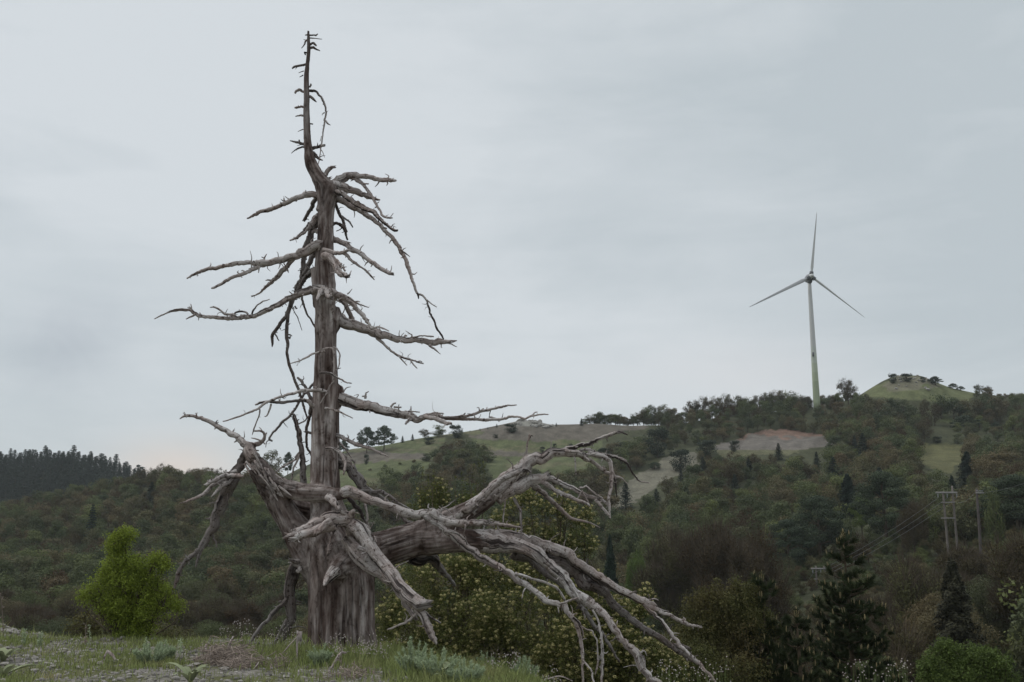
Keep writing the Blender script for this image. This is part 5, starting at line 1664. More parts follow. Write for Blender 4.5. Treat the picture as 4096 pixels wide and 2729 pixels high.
for t_ in range(len(frames)):
    for i in np.nonzero(Wt[t_])[0]:
        gx, gy, gs = GX[t_, i]
        gx, gy, gs = float(gx), float(gy), float(gs)
        w_ = Wt[t_, i]
        f_ = noise.noise(Vector((gx * 10, gy * 10, gs * 1.3))) * .6 + noise.noise(Vector((gx * 30, gy * 30, gs * 3.2))) * .55
        c_ = abs(noise.noise(Vector((gx * 5.5 + 5, gy * 5.5, gs * .45))) + .35 * noise.noise(Vector((gx * 21 + 5, gy * 21, gs * 1.2))))
        k_ = min(math.hypot(gx, gy) / .3, 1.0)
        fibv[i] += w_ * f_
        crkv[i] += w_ * max(0, 1 - c_ / .07)
        disp[i] += w_ * (.012 * f_ + .012 * noise.noise(Vector((gx * 7, gy * 7, gs * .8)))) * k_
disp -= .022 * crkv * np.clip((D.min(0) * 0 + 1), 0, 1) * np.where(c2[:, 2] > 6, .4, 1)
g2 = GX[D.argmin(0), np.arange(n2)]
hx = c2[:, 0] + tb.x; hy = c2[:, 2] + tb.z
q1 = P(1062, 1905, TYD)
torn = np.exp(-(((hx - q1.x) / .30) ** 2 + ((hy - q1.z) / .30) ** 2)) * (nn[:, 1] < .2)
for i in np.where(torn > .03)[0]:
    u_, v_ = hx[i], hy[i]
    ru, rv = u_ * .77 + v_ * .64, -u_ * .64 + v_ * .77
    tn = abs(noise.noise(Vector((ru * 17, rv * 4.5, 3)))) + .5 * abs(noise.noise(Vector((ru * 34, rv * 9, 8))))
    disp[i] -= torn[i] * (.16 * (1 - min(1, tn * 2.2)) + .02)
    crkv[i] = max(crkv[i], torn[i] * (1 - min(1, tn * 2.6)) * 1.2)
for nm_, arr in (('fib', fibv), ('crk', np.clip(crkv, 0, 1))):
    at_ = tm_.attributes.new(nm_, 'FLOAT', 'POINT'); at_.data.foreach_set('value', arr.astype(np.float32))
c2 = c2.astype(np.float32)
c2 += nn * disp[:, None].astype(np.float32)
tm_.vertices.foreach_set('co', c2.ravel())
ga = tm_.attributes.get('grain') or tm_.attributes.new('grain', 'FLOAT_VECTOR', 'POINT')
ga.data.foreach_set('vector', g2.ravel())
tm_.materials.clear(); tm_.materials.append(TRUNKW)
tm_.polygons.foreach_set('use_smooth', np.ones(len(tm_.polygons), dtype=bool))
tm_.update()
tm_.name = 'trunk'
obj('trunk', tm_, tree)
print('trunk verts', n2)

# limbs and branches
rb = random.Random(3)


def spurs(acc, C, R, T, seed):
    """short broken twig bases along a branch"""
    S = 0
    L = np.linalg.norm(C[-1] - C[0])
    nsp = int(L / .17)
    for q in range(nsp):
        i = rb.randrange(2, max(3, len(C) - 1)) if len(C) > 4 else 1
        if i >= len(C): continue
        r0 = R[i]
        if r0 > .12 or r0 < .006: continue
        d = Vector((rb.gauss(0, 1), rb.gauss(0, .8), rb.gauss(.3, 1)))
        t = Vector(T[i])
        d -= t * d.dot(t) * .8
        d.normalize()
        c = Vector(C[i])
        ln = min(rb.choice([.015, .02, .03, .04, .06]) * rb.uniform(.6, 1.3), .09) + r0 * .8
        rr_ = min(max(r0 * .45, .004), .014) * rb.uniform(.6, 1.1)
        p1 = c + d * (r0 * .7)
        p2 = c + d * (r0 + ln * .6) + t * ln * rb.uniform(-.3, .5)
        p3 = p2 + d * ln * .5 + Vector((rb.gauss(0, .4), rb.gauss(0, .4), rb.gauss(0, .4))) * ln
        tube(acc, [tuple(p1), tuple(p2), tuple(p3)], [rr_, rr_ * .8, rr_ * .35], 5, 0, step=lambda z_: .03, seed=seed + q)


cur = None
curname = None
nb = 0
for i, (nm, d0, d1, pts) in enumerate(parse(LIMBS)):
    if nm != '+':
        if cur is not None:
            obj(curname.strip('*'), cur.build(curname.strip('*'), [DARKW if '*' in curname else WOOD], True), tree); nb += 1
        cur = Acc(); curname = nm
    q_ = [pts[0]]
    for a_, b_ in zip(pts, pts[1:]):
        sl = math.hypot(b_[0] - a_[0], b_[1] - a_[1])
        ns_ = int(sl // 26) if nm != 'knob' else 0
        for j_ in range(1, ns_ + 1):
            t_ = (j_ + rb.uniform(-.25, .25)) / (ns_ + 1)
            rr_ = a_[2] * (1 - t_) + b_[2] * t_
            jt = min(1.2 + rr_ * .14, 4.5)
            q_.append((a_[0] + (b_[0] - a_[0]) * t_ + rb.gauss(0, jt * .6), a_[1] + (b_[1] - a_[1]) * t_ + rb.gauss(0, jt * .6), rr_ * rb.uniform(.88, 1.13)))
        q_.append(b_)
    p3, r3 = to3d(d0, d1, q_)
    big = max(r3) > .07
    C, R, T = tube(cur, p3, r3, 20 if big else (10 if max(r3) > .03 else 7), 0, rough=.24 if max(r3) > .02 else .14,
                   step=lambda q: max(q * .5, .018), kink=.5 if nm != 'knob' else .1, seed=i + 40,
                   rawend=(r3[-1] > .018))
    if nm.strip('*') in ('branch', 'limb', 'broken_stub', '+'):
        spurs(cur, C, R, T, i * 31)
obj(curname.strip('*'), cur.build(curname.strip('*'), [DARKW if '*' in curname else WOOD], True), tree); nb += 1
# long splinters in the torn hollow of the horn
a = Acc()
for i in range(34):
    t = rb.random()
    x0, y0 = 1000 + 110 * t + rb.uniform(-26, 26), 1830 + 130 * t + rb.uniform(-26, 22)
    ln = rb.uniform(25, 70)
    an = math.radians(rb.uniform(35, 68))
    p3, r3 = to3d(-.30 - rb.random() * .12, -.30 - rb.random() * .14, [(x0, y0, 5), (x0 + ln * .5 * math.cos(an), y0 + ln * .5 * math.sin(an), 4.5), (x0 + ln * math.cos(an), y0 + ln * math.sin(an), 1)])
    tube(a, p3, r3, 5, 0, rough=.2, step=lambda z_: .03, seed=i)
obj('splinters', a.build('splinters', [WOOD]), tree)
print('limbs', nb)

# ---------------------------------------------------------------- shrubs and plants near the terrace
def tuft_points(r, lobes, n):
    """tip points biased to the surface of the union of ellipsoids (cx,cy,cz,rx,ry,rz)"""
    L = np.array(lobes, dtype=float)
    vol = (L[:, 3] * L[:, 5]) ; vol /= vol.sum()
    pk = r.choice(len(L), n, p=vol)
    d = r.normal(size=(n, 3)); d /= np.linalg.norm(d, axis=1)[:, None]
    f = 1.06 - np.abs(r.normal(size=n)) * .22
    C = L[pk, :3] + d * L[pk, 3:6] * f[:, None]
    return C, d, pk


def lobes_px(lst, o):
    """(px,py,Y,radius_px_x,radius_px_y) -> local ellipsoids about origin o"""
    out_ = []
    for (px_, py_, Y, rx, ry) in lst:
        q = P(px_, py_, Y) - o
        k_ = Y / F
        out_.append((q.x, q.y, q.z, rx * k_, min(rx, ry * 1.3) * k_, ry * k_))
    return out_


def shrub(name, lobes, Y, basepx, n_tips, per, leaf, spread, lmat, label, cat, flowers=0, fl_mat=None, seed=1, upright=.4, group=None, stems=14, aspect=.55, twig=.10, solid=.15, kk=9, wands=()):
    r = np.random.default_rng(seed)
    b = gpt(basepx, Y)
    root = tag(obj(name, None, None, tuple(b)), label, cat, group)
    L = lobes_px(lobes, b)
    SL = []
    for l in L:
        q = r.normal(size=(kk, 3)); q /= np.linalg.norm(q, axis=1)[:, None]
        for e in q:
            f_ = r.uniform(.30, .48)
            SL.append(tuple(np.array(l[:3]) + e * np.array(l[3:6]) * r.uniform(.55, .95)) + tuple(np.maximum(np.array(l[3:6]) * f_, .05)))
    n1_ = int(n_tips * (1 - solid))
    Ca, da, pa = tuft_points(r, SL, n1_)
    Cb, db, pb = tuft_points(r, L, n_tips - n1_)
    C = np.concatenate([Ca, Cb]); d = np.concatenate([da, db]); pk = np.concatenate([pa, pb])
    gr_ = ground(C[:, 0] + b.x, C[:, 1] + b.y) - b.z
    ok = C[:, 2] > gr_ - .05
    C, d, pk = C[ok], d[ok], pk[ok]
    n = len(C)
    a = Acc()
    ax = d + np.array([0, 0, upright]) ; ax /= np.linalg.norm(ax, axis=1)[:, None]
    tipt = r.random(n)
    # leaves set along a short twig
    rep = np.repeat(np.arange(n), per)
    t = r.random(len(rep))
    off = r.normal(size=(len(rep), 3)) * spread * (.6 + .5 * (1 - t))[:, None]
    Cl = C[rep] + ax[rep] * (t * twig)[:, None] + off
    Nl = ax[rep] * .4 + r.normal(size=(len(rep), 3)) * .7 + np.array([0, 0, .5])
    tint = np.clip(tipt[rep] * .55 + r.random(len(rep)) * .45, 0, 1)
    leaves(a, Cl, Nl, leaf * r.uniform(.6, 1.35, len(rep)), aspect, 0, tint, r)
    wst = []
    for (wx, wt, wb, nlf) in wands:          # long upright shoots carrying leaf pairs
        e0, e1 = P(wx + r.normal() * 8, wb, Y) - b, P(wx, wt, Y) - b
        e0 = np.array(e0); e1 = np.array(e1); e0[1] += r.normal() * .2
        wst.append((e0, e1))
        t = np.sort(r.random(nlf)) ** .8
        c = e0 + (e1 - e0) * t[:, None] + r.normal(size=(nlf, 3)) * .045 * (1.3 - t)[:, None]
        leaves(a, c, r.normal(size=(nlf, 3)) + np.array([0, 0, .6]), leaf * r.uniform(.7, 1.4, nlf), aspect, 0, None, r)
    obj('foliage', a.build('foliage', [lmat]), root)
    a = Acc()
    for (e0, e1) in wst:
        tube(a, [e0 * .6 + np.array([0, 0, -.1]), e0, (e0 + e1) / 2 + r.normal(size=3) * .03, e1], [.014, .010, .007, .003], 5, 0, step=lambda q: .12)
    for i in range(stems):
        l = L[int(r.integers(0, len(L)))]
        e = np.array(l[:3]) + r.normal(size=3) * np.array(l[3:6]) * .35
        st = np.array([e[0] * .12 + r.normal() * .1, e[1] * .12, -.25])
        m = st * .45 + e * .55 + np.array([r.normal() * .1, 0, .12])
        tube(a, [st, m, e], [.03, .02, .008], 5, 0, step=lambda q: .15, kink=.8, seed=i)
    # thin twigs up to the tips
    sel = r.integers(0, n, min(n, 260))
    needles(a, C[sel] - ax[sel] * .28, ax[sel], .36, .012, 0, None, r)
    obj('stems', a.build('stems', [BARK]), root)
    if flowers:
        a = Acc()
        w = np.clip((C[:, 2] - C[:, 2].min()) / np.ptp(C[:, 2]), 0, 1) * .8 + .3
        w *= (d[:, 1] < .4) * 1.0 + .15
        sel = r.choice(n, min(flowers, n), replace=False, p=w / w.sum())
        k_ = 22
        rep = np.repeat(sel, k_)
        q = r.normal(size=(len(rep), 3)); q /= np.linalg.norm(q, axis=1)[:, None]
        cc = C[rep] + ax[rep] * (twig * .8 + .02) + q * .03 * np.array([1, 1, .7])
        leaves(a, cc, q + np.array([0, 0, .3]),   .027 * r.uniform(.6, 1.3, len(rep)), .8, 0, np.repeat(r.random(len(sel)), k_) * .6 + r.random(len(rep)) * .4, r)
        obj('flower_heads', a.build('flower_heads', [fl_mat]), root)
    return root


# bright green bush on the left
shrub('green_bush', [(478, 2150, 17.5, 34, 16), (508, 2145, 17.5, 22, 12), (462, 2178, 17.5, 14, 18), (470, 2205, 17.5, 12, 20), (500, 2240, 17.5, 34, 26), (540, 2265, 17.5, 36, 26), (450, 2275, 17.5, 30, 26), (490, 2300, 17.5, 56, 36), (625, 2245, 17.5, 26, 20), (642, 2272, 17.5, 24, 24), (590, 2300, 17.5, 44, 34), (430, 2330, 17.5, 46, 34), (530, 2350, 17.5, 70, 44), (620, 2350, 17.5, 36, 34), (388, 2370, 17.5, 42, 34), (350, 2385, 17.5, 26, 22), (470, 2400, 17.5, 70, 40), (580, 2410, 17.5, 60, 40), (660, 2390, 17.5, 40, 30), (700, 2422, 17.5, 28, 16), (430, 2440, 17.5, 50, 30), (520, 2460, 17.5, 60, 34), (620, 2460, 17.5, 50, 30), (500, 2510, 17.5, 40, 40), (560, 2530, 17.5, 40, 40)],
      17.6, 520, 1900, 22, .033, .05, LEAF_BRIGHT, 'bright yellow-green leafy bush standing alone at the left edge of the terrace', 'bush', seed=3, upright=.5, stems=26, solid=.0, kk=6,
      wands=((452, 2142, 2300, 60), (520, 2135, 2260, 60), (640, 2215, 2380, 60), (655, 2235, 2400, 50), (330, 2365, 2470, 50), (720, 2425, 2480, 40), (385, 2300, 2420, 50), (560, 2210, 2330, 50)))

# the big shrub thicket with pale yellow flower clusters behind the dead tree: four shrubs
FL = 'yellow flowered shrubs below the terrace edge'
shrub('flowering_shrub', [(1745, 2010, 21.5, 60, 50), (1700, 2060, 21.5, 60, 50), (1800, 2070, 21.5, 60, 50), (1880, 2010, 21.5, 40, 50), (1690, 1985, 21.5, 26, 24), (1755, 1965, 21.5, 24, 30)],
      21.5, 1800, 520, 16, .036, .06, LEAF_OLIVE, 'tall loose shrub of green upright shoots rising above the fork of the big dead limb', 'flowering shrub',
      70, FLOWER, 11, .9, FL, 10, solid=0, kk=6,
      wands=((1690, 1868, 2080, 90), (1712, 1895, 2090, 90), (1735, 1878, 2090, 90), (1762, 1905, 2090, 80), (1790, 1925, 2090, 70), (1822, 1905, 2100, 80), (1848, 1885, 2100, 90), (1872, 1862, 2100, 90),
             (1895, 1850, 2080, 90), (1915, 1838, 2060, 90), (1936, 1842, 2040, 70), (1858, 1935, 2100, 80), (1665, 1925, 2080, 60), (1905, 1905, 2080, 80)))
shrub('flowering_shrub', [(2060, 2020, 21, 34, 26), (2130, 1985, 21, 34, 26), (2170, 2040, 21, 44, 36), (2240, 2000, 21, 34, 26), (2270, 2060, 21, 52, 40), (2320, 2120, 21, 44, 50), (2200, 2130, 21, 60, 44), (2090, 2110, 21, 54, 44),
                          (2340, 2195, 21, 44, 40), (2230, 2190, 21, 60, 36), (2010, 2080, 21, 34, 40), (2350, 2060, 21, 20, 26)],
      21, 2200, 780, 17, .037, .06, LEAF_OLIVE, 'shrub crowned with pale yellow flower clusters between the upper and lower dead limbs', 'flowering shrub', 420, FLOWER, 12, .7, FL, 16, solid=.05, kk=7)
shrub('flowering_shrub', [(1650, 2330, 20, 110, 110), (1800, 2330, 20, 130, 110), (1960, 2320, 20, 130, 100), (2120, 2330, 20, 120, 110), (1700, 2480, 19.6, 150, 120), (1900, 2480, 19.4, 150, 120),
                          (2100, 2500, 19.2, 150, 130), (1800, 2600, 19.4, 160, 100), (2020, 2620, 19, 150, 110), (1560, 2440, 20, 60, 100), (1590, 2560, 19.8, 90, 90), (1880, 2235, 20, 100, 50), (2150, 2260, 20, 80, 60)],
      19.5, 1900, 5400, 15, .034, .055, LEAF_OLIVE, 'wide dense shrub full of small yellowish flower heads under the big dead limb', 'flowering shrub', 1700, FLOWER, 13, .5, FL, 34, solid=.08)
shrub('flowering_shrub', [(2300, 2440, 18.4, 120, 120), (2430, 2530, 18, 120, 110), (2300, 2600, 18, 140, 120), (2520, 2620, 17.8, 120, 100), (2200, 2690, 18, 120, 80), (2430, 2700, 17.6, 140, 90),
                          (2620, 2700, 17.6, 100, 80), (2560, 2480, 18, 40, 60), (2585, 2420, 18, 14, 50), (2470, 2430, 18, 50, 50), (2350, 2340, 18.4, 50, 50)],
      18.2, 2400, 4300, 15, .033, .05, LEAF_OLIVE, 'shrub with ochre yellow flower heads behind the drooping branch tips, lower centre right', 'flowering shrub', 1500, FLOWER, 14, .5, FL, 30, solid=.08)
# mixed bush right of the branch tips
shrub('budding_bush', [(2790, 2440, 25, 50, 60), (2860, 2460, 25, 70, 70), (2960, 2440, 25, 70, 70), (2800, 2560, 25, 100, 90), (2930, 2560, 25, 110, 100), (3040, 2500, 25, 60, 70), (2780, 2680, 24, 110, 90), (2930, 2690, 24, 130, 90),
                       (2870, 2385, 25, 18, 40), (2950, 2380, 25, 16, 44), (3005, 2375, 25, 14, 44), (2830, 2400, 25, 12, 40), (2690, 2640, 24, 60, 80)],
      25, 2880, 4200, 10, .055, .07, LEAF_MIXED, 'rust and green budding bush between the dead branch tips and the candle pines', 'bush', seed=15, upright=.9, stems=30, twig=.2)
shrub('feathery_bush', [(3780, 2640, 24, 70, 45), (3880, 2620, 24, 70, 40), (3960, 2650, 24, 60, 45), (3850, 2700, 24, 130, 60), (3740, 2690, 24, 60, 60), (3790, 2590, 24, 30, 26), (3990, 2700, 24, 50, 50)],
      24, 3860, 1900, 14, .05, .05, LEAF_LIGHT, 'light green feathery bush in the bottom right corner', 'bush', seed=16, upright=.2, stems=12)
# wall of brush below the terrace on the left and beyond the trunk
shrub('dark_brush', [(350, 2520, 19, 60, 50), (420, 2550, 19, 60, 50), (640, 2560, 19, 60, 40), (720, 2590, 19, 60, 30)],
      19, 420, 420, 9, .05, .07, LEAF_MIXED, 'low brownish undergrowth around the foot of the bright green bush', 'bush', seed=17, upright=.8, stems=10, twig=.2)


def candle_pine(name, px_, top, Y, wpx, label, seed, bottom=2740):
    r = np.random.default_rng(seed)
    b = gpt(px_, Y)
    root = tag(obj(name, None, None, tuple(b)), label, 'young pine')
    t = P(px_, top, Y) - b
    H = t.z
    Wm = wpx / F * Y
    nd, st = Acc(), Acc()
    cands = []
    tube(st, [(0, 0, -.3), (.03, 0, H * .5), (0, 0, H - .35)], [.10, .07, .02], 8, 0, step=lambda q: .3)
    sh = []       # shoots: start, dir, len, radius
    nwh = int(H / .42)
    for k_ in range(nwh):
        z0 = H - .45 - k_ * .42
        if z0 < .5: break
        ln = min(Wm * .5, .05 + (H - z0) * .29) * r.uniform(.85, 1.1)
        nb_ = 5 if k_ < 3 else 9
        for j in range(nb_):
            an = j / nb_ * 6.283 + k_ * 1.3 + r.normal() * .2
            l2 = ln * r.uniform(.7, 1.1)
            d0 = np.array([math.cos(an), math.sin(an), 0])
            p0 = np.array([0, 0, z0 + r.normal() * .08])
            p1 = p0 + d0 * l2 * .55 + np.array([0, 0, l2 * .10])
            p2 = p0 + d0 * l2 + np.array([0, 0, l2 * .42])
            tube(st, [p0, p1, p2], [.022, .016, .006], 4, 0, step=lambda q: .25)
            ns = max(2, int(l2 / .10))
            for q in range(ns):
                u = (q + 1) / ns
                c = (1 - u) ** 2 * p0 + 2 * u * (1 - u) * p1 + u * u * p2
                if u < .3 and r.random() < .5: continue
                side = r.normal(size=3) * .55
                dd = d0 * .5 + side + np.array([0, 0, .75])
                dd /= np.linalg.norm(dd)
                sh.append((c + r.normal(size=3) * .03, dd, r.uniform(.14, .26), r.uniform(.05, .075), u))
    sh.append((np.array([0, 0, H - .5]), np.array([0, 0, 1.]), .45, .07, 1.))
    Cn, Dn, Ln, Tn = [], [], [], []
    for (c, dd, l, rad, u) in sh:
        m = 150
        t_ = r.random(m)
        q = r.normal(size=(m, 3)); q -= dd * (q @ dd)[:, None]; q /= np.linalg.norm(q, axis=1)[:, None]
        Cn.append(c + dd * (t_ * l)[:, None])
        Dn.append(q * .8 + dd * .75)
        Ln.append(np.full(m, rad * 2.1) * r.uniform(.7, 1.2, m))
        Tn.append(np.clip(r.random() * .6 + r.random(m) * .4, 0, 1))
        if (u > .8 and r.random() < .75) or r.random() < .1:
            tip = c + dd * l * .9
            up = dd * .25 + np.array([0, 0, 1.]); up /= np.linalg.norm(up)
            for e in range(int(r.integers(1, 3))):
                o_ = r.normal(size=3) * .02 * np.array([1, 1, .3])
                lc = r.uniform(.09, .17)
                cands.append((tip + o_, up, lc))
    for e in range(3):
        cands.append((np.array([e * .035 - .035, 0, H - .22]), np.array([(e - 1) * .1, 0, 1.]), .24 - abs(e - 1) * .08))
    needles(nd, np.concatenate(Cn), np.concatenate(Dn), np.concatenate(Ln), .014, 0, np.concatenate(Tn), r)
    obj('needles', nd.build('needles', [LEAF_NPINE]), root)
    obj('trunk', st.build('trunk', [BARK], True), root)
    cands.sort(key=lambda c: -(c[0][2] - c[0][1] * .8))
    a = Acc(); tube(a, [(0, 0, 0), (0, 0, .6), (0, 0, 1)], [.085, .075, .03], 6, 0, step=lambda q: .3)
    cme = a.build('candle', [CANDLE], True)
    for (c, up, lc) in cands[:90]:
        o = obj('candle', cme, root, tuple(c), 0, lc)
        o.rotation_euler = Vector(up).to_track_quat('Z', 'Y').to_euler()
    a = Acc()
    for (c, up, lc) in cands[90:]:
        tube(a, [c, c + up * lc * .6, c + up * lc], [.016, .014, .004], 6, 0, step=lambda q: .1)
    if a.n: tag(obj('candles', a.build('candles', [CANDLE], True), root), kind='stuff')
    return root


candle_pine('young_pine', 3452, 2118, 27, 420, 'tall dark young pine with pale upright candles, in front of the lower power pole', 51)
candle_pine('young_pine', 3096, 2288, 25, 300, 'smaller green young pine with pale candles, left of the tall dark one', 52)
candle_pine('young_pine', 3235, 2430, 24, 260, 'low bushy young pine filling the gap between the two candle pines', 53)

# ---------------------------------------------------------------- terrace plants
def near_xy(px_, py_):
    """point of the terrace seen at a photo pixel"""
    lo, hi = 11.0, 19.0
    best = None
    for Y in np.arange(11.2, 18.6, .05):
        q = P(px_, py_, Y)
        e = abs(q.z - gz(q.x, Y))
        if best is None or e < best[0]: best = (e, q.x, Y)
    return best[1], best[2]


def grass_field():
    r = np.random.default_rng(77)
    n = 150000
    y = np.sqrt(r.uniform(11.3 ** 2, 19.5 ** 2, n))
    s = r.uniform(-.60, .22, n)
    x = s * y
    z = ground(x, y)
    px_, py_ = proj(x, y, z)
    # patchiness
    pt = np.sin(x * .9 + 1.1) * np.cos(y * 1.5 + .4) + .7 * np.sin(x * 1.9 + y * 2.2) + .5 * np.sin(x * 3.7 - y * 2.9 + 2)
    d = .10 + .45 * (pt > .4) + .25 * (pt > .95)
    green = np.clip((px_ - 1500) / 150, 0, 1) * np.clip((2290 - px_) / 120, 0, 1)
    d = np.maximum(d, green * .8)
    d = np.where((px_ > 180) & (px_ < 700) & (py_ > 2620) & (py_ < 2680), np.maximum(d, .75), d)
    d = np.where((px_ > 980) & (px_ < 1600) & (py_ > 2600) & (py_ < 2680), np.maximum(d, .6), d)
    d = np.where((px_ < 330) & (py_ > 2590) & (py_ < 2660), d * .4, d)
    d = np.where((px_ > 350) & (px_ < 880) & (py_ > 2685), d * .35, d)
    d = np.where((px_ > 850) & (px_ < 1150) & (py_ > 2640), d * .5, d)
    d = np.where(px_ > 2300, d * .6, d)
    k_ = (r.random(n) < d) & (px_ > -150) & (px_ < 2700)
    x, y, z, px_, py_ = x[k_], y[k_], z[k_], px_[k_], py_[k_]
    green = green[k_]
    m = len(x)
    h = r.uniform(.03, .10, m) * (1 + green * .45) * np.where(r.random(m) < .06, 2.0, 1)
    h *= np.where((px_ > 980) & (px_ < 1600), 1.5, 1)
    lean = r.normal(size=(m, 2)) * .35
    a = Acc()
    w = r.uniform(.004, .009, m)
    an = r.uniform(0, 3.14, m)
    wx, wy = np.cos(an) * w, np.sin(an) * w * .4
    b0 = np.stack([x - wx, y - wy, z - .01], 1); b1 = np.stack([x + wx, y + wy, z - .01], 1)
    mx = np.stack([x + lean[:, 0] * h * .35, y + lean[:, 1] * h * .35, z + h * .6], 1)
    off = np.stack([wx * .7, wy * .7, np.zeros(m)], 1)
    tp = np.stack([x + lean[:, 0] * h, y + lean[:, 1] * h, z + h], 1)
    V = np.stack([b0, b1, mx + off, mx - off, tp], 1).reshape(-1, 3)
    i5 = np.arange(m)[:, None] * 5
    a.add(V, i5 + np.array([[0, 1, 2, 3]]), i5 + np.array([[3, 2, 4]]), 0, None, np.repeat(r.random(m), 5))
    tag(obj('grass', a.build('grass', [GRASSM])), 'short yellowish grass and weeds growing through the gravel terrace', 'grass', None, 'stuff')


grass_field()

GRAVELM = leaf_material('gravel_stone', [(0, (0.14, 0.12, 0.105)), (.5, (0.23, 0.21, 0.19)), (1, (0.34, 0.31, 0.285))], 0, .45, False, 6.0)


def gravel():
    import bmesh
    r = np.random.default_rng(78)
    bm = bmesh.new(); bmesh.ops.create_icosphere(bm, subdivisions=1, radius=1)
    bv = np.array([v.co[:] for v in bm.verts]); bf = np.array([[v.index for v in f.verts] for f in bm.faces]); bm.free()
    n = 15000
    y = np.sqrt(r.uniform(11.3 ** 2, 18.6 ** 2, n)); x = r.uniform(-.60, .16, n) * y
    z = ground(x, y)
    px_, py_ = proj(x, y, z)
    keep = (px_ < 2400) & (px_ > -100) & ~((px_ > 1600) & (px_ < 2250) & (r.random(n) < .6))
    x, y, z = x[keep], y[keep], z[keep]
    m = len(x)
    sz = np.exp(r.normal(-4.3, .55, m)).clip(.006, .05)
    sc3 = sz[:, None] * r.uniform(.6, 1.4, (m, 3)) * np.array([1.2, 1, .6])
    V = bv[None] * sc3[:, None, :] * (1 + r.normal(size=(m, len(bv), 1)) * .13)
    an = r.uniform(0, 6.28, m); c, s = np.cos(an)[:, None], np.sin(an)[:, None]
    V = np.stack([V[..., 0] * c - V[..., 1] * s, V[..., 0] * s + V[..., 1] * c, V[..., 2]], 2)
    V += np.stack([x, y, z + sz * .15], 1)[:, None, :]
    a = Acc()
    a.add(V.reshape(-1, 3), None, (np.arange(m)[:, None, None] * len(bv) + bf[None]).reshape(-1, 3), 0, None, np.repeat(r.random(m), len(bv)))
    tag(obj('gravel', a.build('gravel', [GRAVELM])), 'grey crushed stone gravel strewn over the terrace', 'gravel', None, 'stuff')


gravel()
STONEM = plain('pale_stone', (0.29, 0.265, 0.24), .9, .3, 9)
stones = [rock_mesh(30 + i, .55, STONEM, 3) for i in range(5)]
for i in range(46):
    px_ = rr.choice([rr.uniform(0, 1150), rr.uniform(0, 420)])
    py_ = rr.uniform(2575, 2715)
    sx, sy = near_xy(px_, py_)
    s = rr.uniform(.05, .12)
    o = obj('stone', stones[i % 5], None, (sx, sy, gz(sx, sy) + s * .12), rr.uniform(0, 6), (s * rr.uniform(1, 1.6), s, s * rr.uniform(.7, 1)))
    tag(o, 'loose pale grey stone lying on the gravel terrace', 'stone', 'loose stones on the gravel terrace')
for i in range(22):
    px_ = rr.uniform(-20, 85)
    sx, sy = near_xy(px_, 2520)
    sy = rr.uniform(16.8, 17.8)
    sx = P(px_, 2490, sy).x
    s = rr.uniform(.06, .16)
    o = obj('stone', stones[i % 5], None, (sx, sy, gz(sx, sy) + s * .1), rr.uniform(0, 6), s)
    tag(o, 'stone in the small gravel mound at the left edge', 'stone', 'stones of the mound at the left edge')


def plant_obj(name, px_, py_, label, cat, group=None, dY=0):
    x_, y_ = near_xy(px_, py_)
    y_ += dY
    x_ = P(px_, py_, y_).x
    return tag(obj(name, None, None, (x_, y_, gz(x_, y_))), label, cat, group), x_, y_


# feathery grey-green herbs
def herb(px_, base_py, top_py, wpx, label, seed, dY=0, stemsn=34, group=None):
    r = np.random.default_rng(seed)
    root, x_, y_ = plant_obj('feathery_herb', px_, base_py, label, 'herb', group, dY)
    H = (P(px_, top_py, y_).z - gz(x_, y_))
    Wd = wpx / F * y_
    a, st = Acc(), Acc()
    for i in range(stemsn):
        q = r.normal(size=2); q /= max(1, np.linalg.norm(q))
        hh = H * (1 - .45 * np.linalg.norm(q) ** 2) * r.uniform(.75, 1.0)
        e = np.array([q[0] * Wd * .5, q[1] * Wd * .4, hh])
        s0 = e * np.array([.35, .35, 0])
        tube(st, [s0, (s0 + e) / 2 + np.array([0, 0, .02]), e], [.004, .003, .0015], 3, 0, step=lambda z_: .12)
        m = 150
        t = r.uniform(.12, 1.0, m)
        c = s0 + (e - s0) * t[:, None]
        d = r.normal(size=(m, 3)) * .8 + np.array([0, 0, .9])
        needles(a, c, d, r.uniform(.03, .07, m) * (1.2 - t * .5), .009, 0, np.clip(.3 + .5 * t + r.normal(size=m) * .15, 0, 1), r)
    obj('leaves', a.build('leaves', [HERBM]), root)
    obj('stems', st.build('stems', [STEMM]), root)


herb(1655, 2700, 2545, 150, 'pale feathery herb clump under the broken hanging branch end', 61)
herb(1745, 2715, 2560, 170, 'pale feathery herb to the right of the clump under the broken branch', 62)
herb(1940, 2725, 2590, 90, 'pale feathery herb with a rounded top, middle one of the three at lower centre', 63)
herb(2100, 2728, 2605, 110, 'pale feathery herb at the right end of the terrace edge', 64, -.2)
herb(600, 2660, 2545, 130, 'grey-green leafy herb at the right foot of the bright green bush', 65)
herb(660, 2640, 2560, 80, 'smaller grey-green herb right beside the leafy one by the green bush', 66)
herb(1280, 2640, 2560, 90, 'green herb at the left foot of the dead trunk', 67, -.5, 24)
herb(1860, 2726, 2610, 150, 'low feathery herb between the two clumps and the rounded one', 68, -.3)


